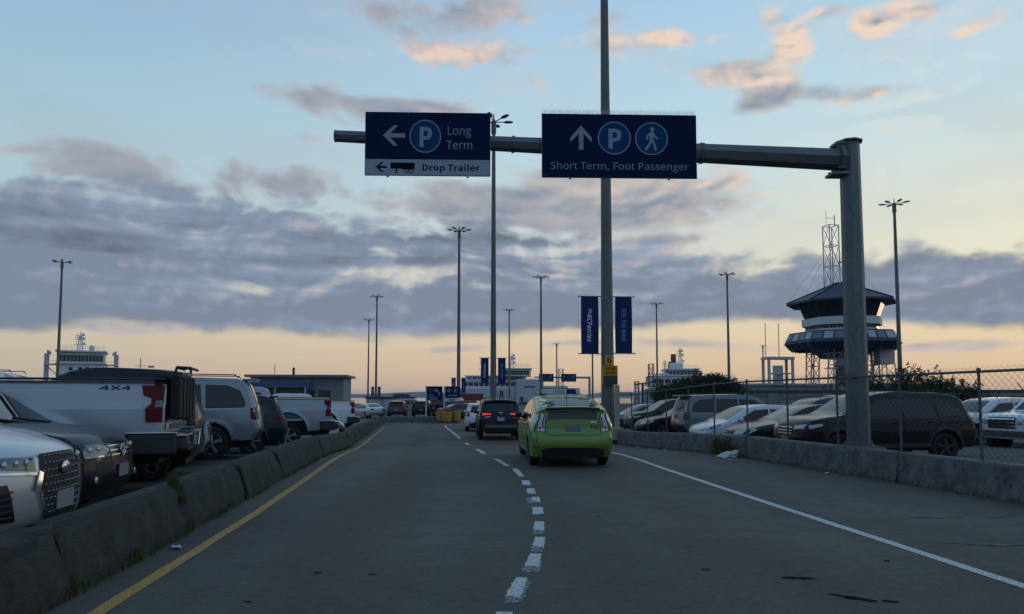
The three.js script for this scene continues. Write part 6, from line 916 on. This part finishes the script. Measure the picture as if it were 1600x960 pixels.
car('wagon', 'parked_van', 'grey van with red lamp behind the fence, right of the dark sedans', 'van', 11.6, -27.4, 0, paint(0.15, 0.17, 0.2, 0.3, 0.4), { y: -0.3, scale: [1, 1.0, 1] }, LOTG);
car('pickup', 'pickup_truck', 'pale grey pickup behind the fence next to the grey van', 'pickup truck', 17.5, -29.5, W, SILVER, { y: -0.3, scale: [0.95, 0.9, 0.95] }, LOTG);
lot('sedan', 'parked_sedan', 'black sedan nose behind the fence, nearest the grey van', 8.3, -30.2, BLACK, {}, W, 'sedan');
lot('suv', 'parked_crossover', 'charcoal crossover with pale roof edge behind the black sedan', 8.6, -33.2, CHARCOAL, {}, W, 'crossover');
lot('sedan', 'parked_sedan', 'silver grey sedan at the far end of the fence by the tan post', 8.0, -36.4, GREYB, {}, W, 'sedan');
lot('suv', 'parked_crossover', 'white crossover behind the black crossover tail at the right edge', 17.6, -24.2, WHITEP, { y: -0.25 }, W + 0.05, 'crossover');
lot('pickup', 'pickup_truck', 'white pickup nose with dark grille cut by the right edge', 17.4, -20.9, WHITEP, { y: -0.3, scale: [0.95, 0.9, 0.95] }, W + 0.1, 'pickup truck');
lot('sedan', 'parked_sedan', 'small grey sedan between the black and white crossovers on the right', 23.2, -33, STEELB, { y: -0.3 }, W, 'sedan');

// ---------------------------------------------------------------- litter and weeds
{ const r = rng(91), g = new THREE.IcosahedronGeometry(0.16, 3), p = g.attributes.position; for (let i = 0; i < p.count; i++) { const x = p.getX(i), y = p.getY(i), z = p.getZ(i), k = 1 + 0.9 * fbm(x * 9 + 4, y * 9 + z * 7, 3, 0, 0); p.setXYZ(i, x * k * 1.5 + y * 0.4, Math.max(-0.03, y * k * (0.7 + 3 * x)), z * k); } g.computeVertexNormals();
  solo('plastic_bag', g, mat(0.45, 0.45, 0.42, 0.6), 'crumpled white plastic bag at the foot of the right wall', 'litter', [6.85, 0.03, -16.7]);
  [[6.55, -15.9, 'scrap of pale paper just in front of the plastic bag'], [6.4, -20.2, 'pale litter scrap by the wall behind the white bag'], [6.35, -23, 'tiny pale litter scrap by the wall near the speed display'], [7.2, -12.9, 'small pale litter scrap at the foot of the gantry post'], [-2.5, -7.2, 'flattened pale scrap at the foot of the near barrier']].forEach(([x, z, l], i) => { const q = new THREE.PlaneGeometry(0.12, 0.08, 4, 3).rotateX(-Math.PI / 2), a = q.attributes.position; for (let k = 0; k < a.count; k++) a.setY(k, 0.02 + 0.03 * fbm(a.getX(k) * 20 + i * 5, a.getZ(k) * 20, 2, 0, 0)); q.computeVertexNormals(); solo('paper_scrap', q, mat(0.42, 0.41, 0.38, 0.8, { side: THREE.DoubleSide }), l, 'litter', [x, G(z) + 0.006, z], i * 1.3, 'scraps of litter along the walls'); }); }
function weeds(name, label, spots, n, len, seed, m) {
  const r = rng(seed), g = new THREE.BufferGeometry(); g.setAttribute('position', new THREE.Float32BufferAttribute([-0.05, 0, 0, 0.05, 0, 0, 0.02, 0.6, 0.1, -0.05, 0, 0, 0.02, 0.6, 0.1, -0.03, 0.6, 0.1, -0.03, 0.6, 0.1, 0.02, 0.6, 0.1, 0, 1, 0.28], 3)); g.computeVertexNormals();
  const im = new THREE.InstancedMesh(g, m, n), M4 = new THREE.Matrix4(), e = new THREE.Euler(), q = new THREE.Quaternion(), c = new THREE.Color();
  for (let i = 0; i < n; i++) { const [x, y, z, sx, sz] = spots[i % spots.length], s = len * (0.4 + r() * 0.9); e.set((r() - 0.5) * 0.9, r() * 6.28, (r() - 0.5) * 0.9); q.setFromEuler(e); const u = (r() + r() + r() - 1.5) / 1.5; M4.compose(new THREE.Vector3(x + u * sx, y + (r() < 0.1 ? 0.02 : 0), z + (r() + r() - 1) * sz), q, new THREE.Vector3(s, s, s)); im.setMatrixAt(i, M4); const v = 0.6 + r() * 0.9; im.setColorAt(i, c.setRGB(v * (0.9 + r() * 0.5), v, v * 0.8)); }
  im.name = numbered(name); im.castShadow = im.receiveShadow = true; tag(im, label, 'weeds', null, 'stuff'); scene.add(im);
}
const WEED = mat(0.06, 0.075, 0.025, 0.85, { side: THREE.DoubleSide }), DRY = mat(0.09, 0.07, 0.035, 0.9, { side: THREE.DoubleSide });
{ const L = []; for (let z = -3.5; z > -26; z -= 0.35) { if (fbm(z * 0.8, 2.2, 2, 0, 0) > -0.12) L.push([onPath(PATH_L, z) + 0.03, G(z) + 0.004, z, 0.06, 0.3]); } weeds('weeds', 'thin weeds and dry grass along the foot of the near barrier', L, 1500, 0.09, 31, WEED);
  weeds('weeds', 'green weeds sprouting from joints between the near barrier blocks', [[-2.66, 0.01, -5.55, 0.05, 0.12], [-2.68, 0.01, -8.05, 0.06, 0.15], [-2.85, 0.5, -8.05, 0.07, 0.06], [-2.76, 0.3, -8.05, 0.05, 0.05], [-2.82, 0.42, -8.05, 0.06, 0.08], [-2.7, 0.01, -8.0, 0.08, 0.3], [-2.66, 0.01, -6.6, 0.05, 0.25]], 900, 0.12, 33, WEED);
  const R = []; for (let z = -5; z > -27; z -= 0.3) R.push([onPath(PATH_R, z) - 0.05, G(z) + 0.004, z, 0.09, 0.25]); weeds('weeds', 'dark weeds and leaf litter along the foot of the right wall', R, 2200, 0.08, 32, DRY);
  weeds('weeds', 'taller straggly weeds by the white plastic bag', [[6.98, 0, -17.2, 0.15, 0.3], [6.95, 0, -17.6, 0.12, 0.3]], 260, 0.4, 34, WEED); }
// evening air over the strait
scene.fog = new THREE.FogExp2(0xc8d4e0, 0.0001);
renderer.render(scene, camera);
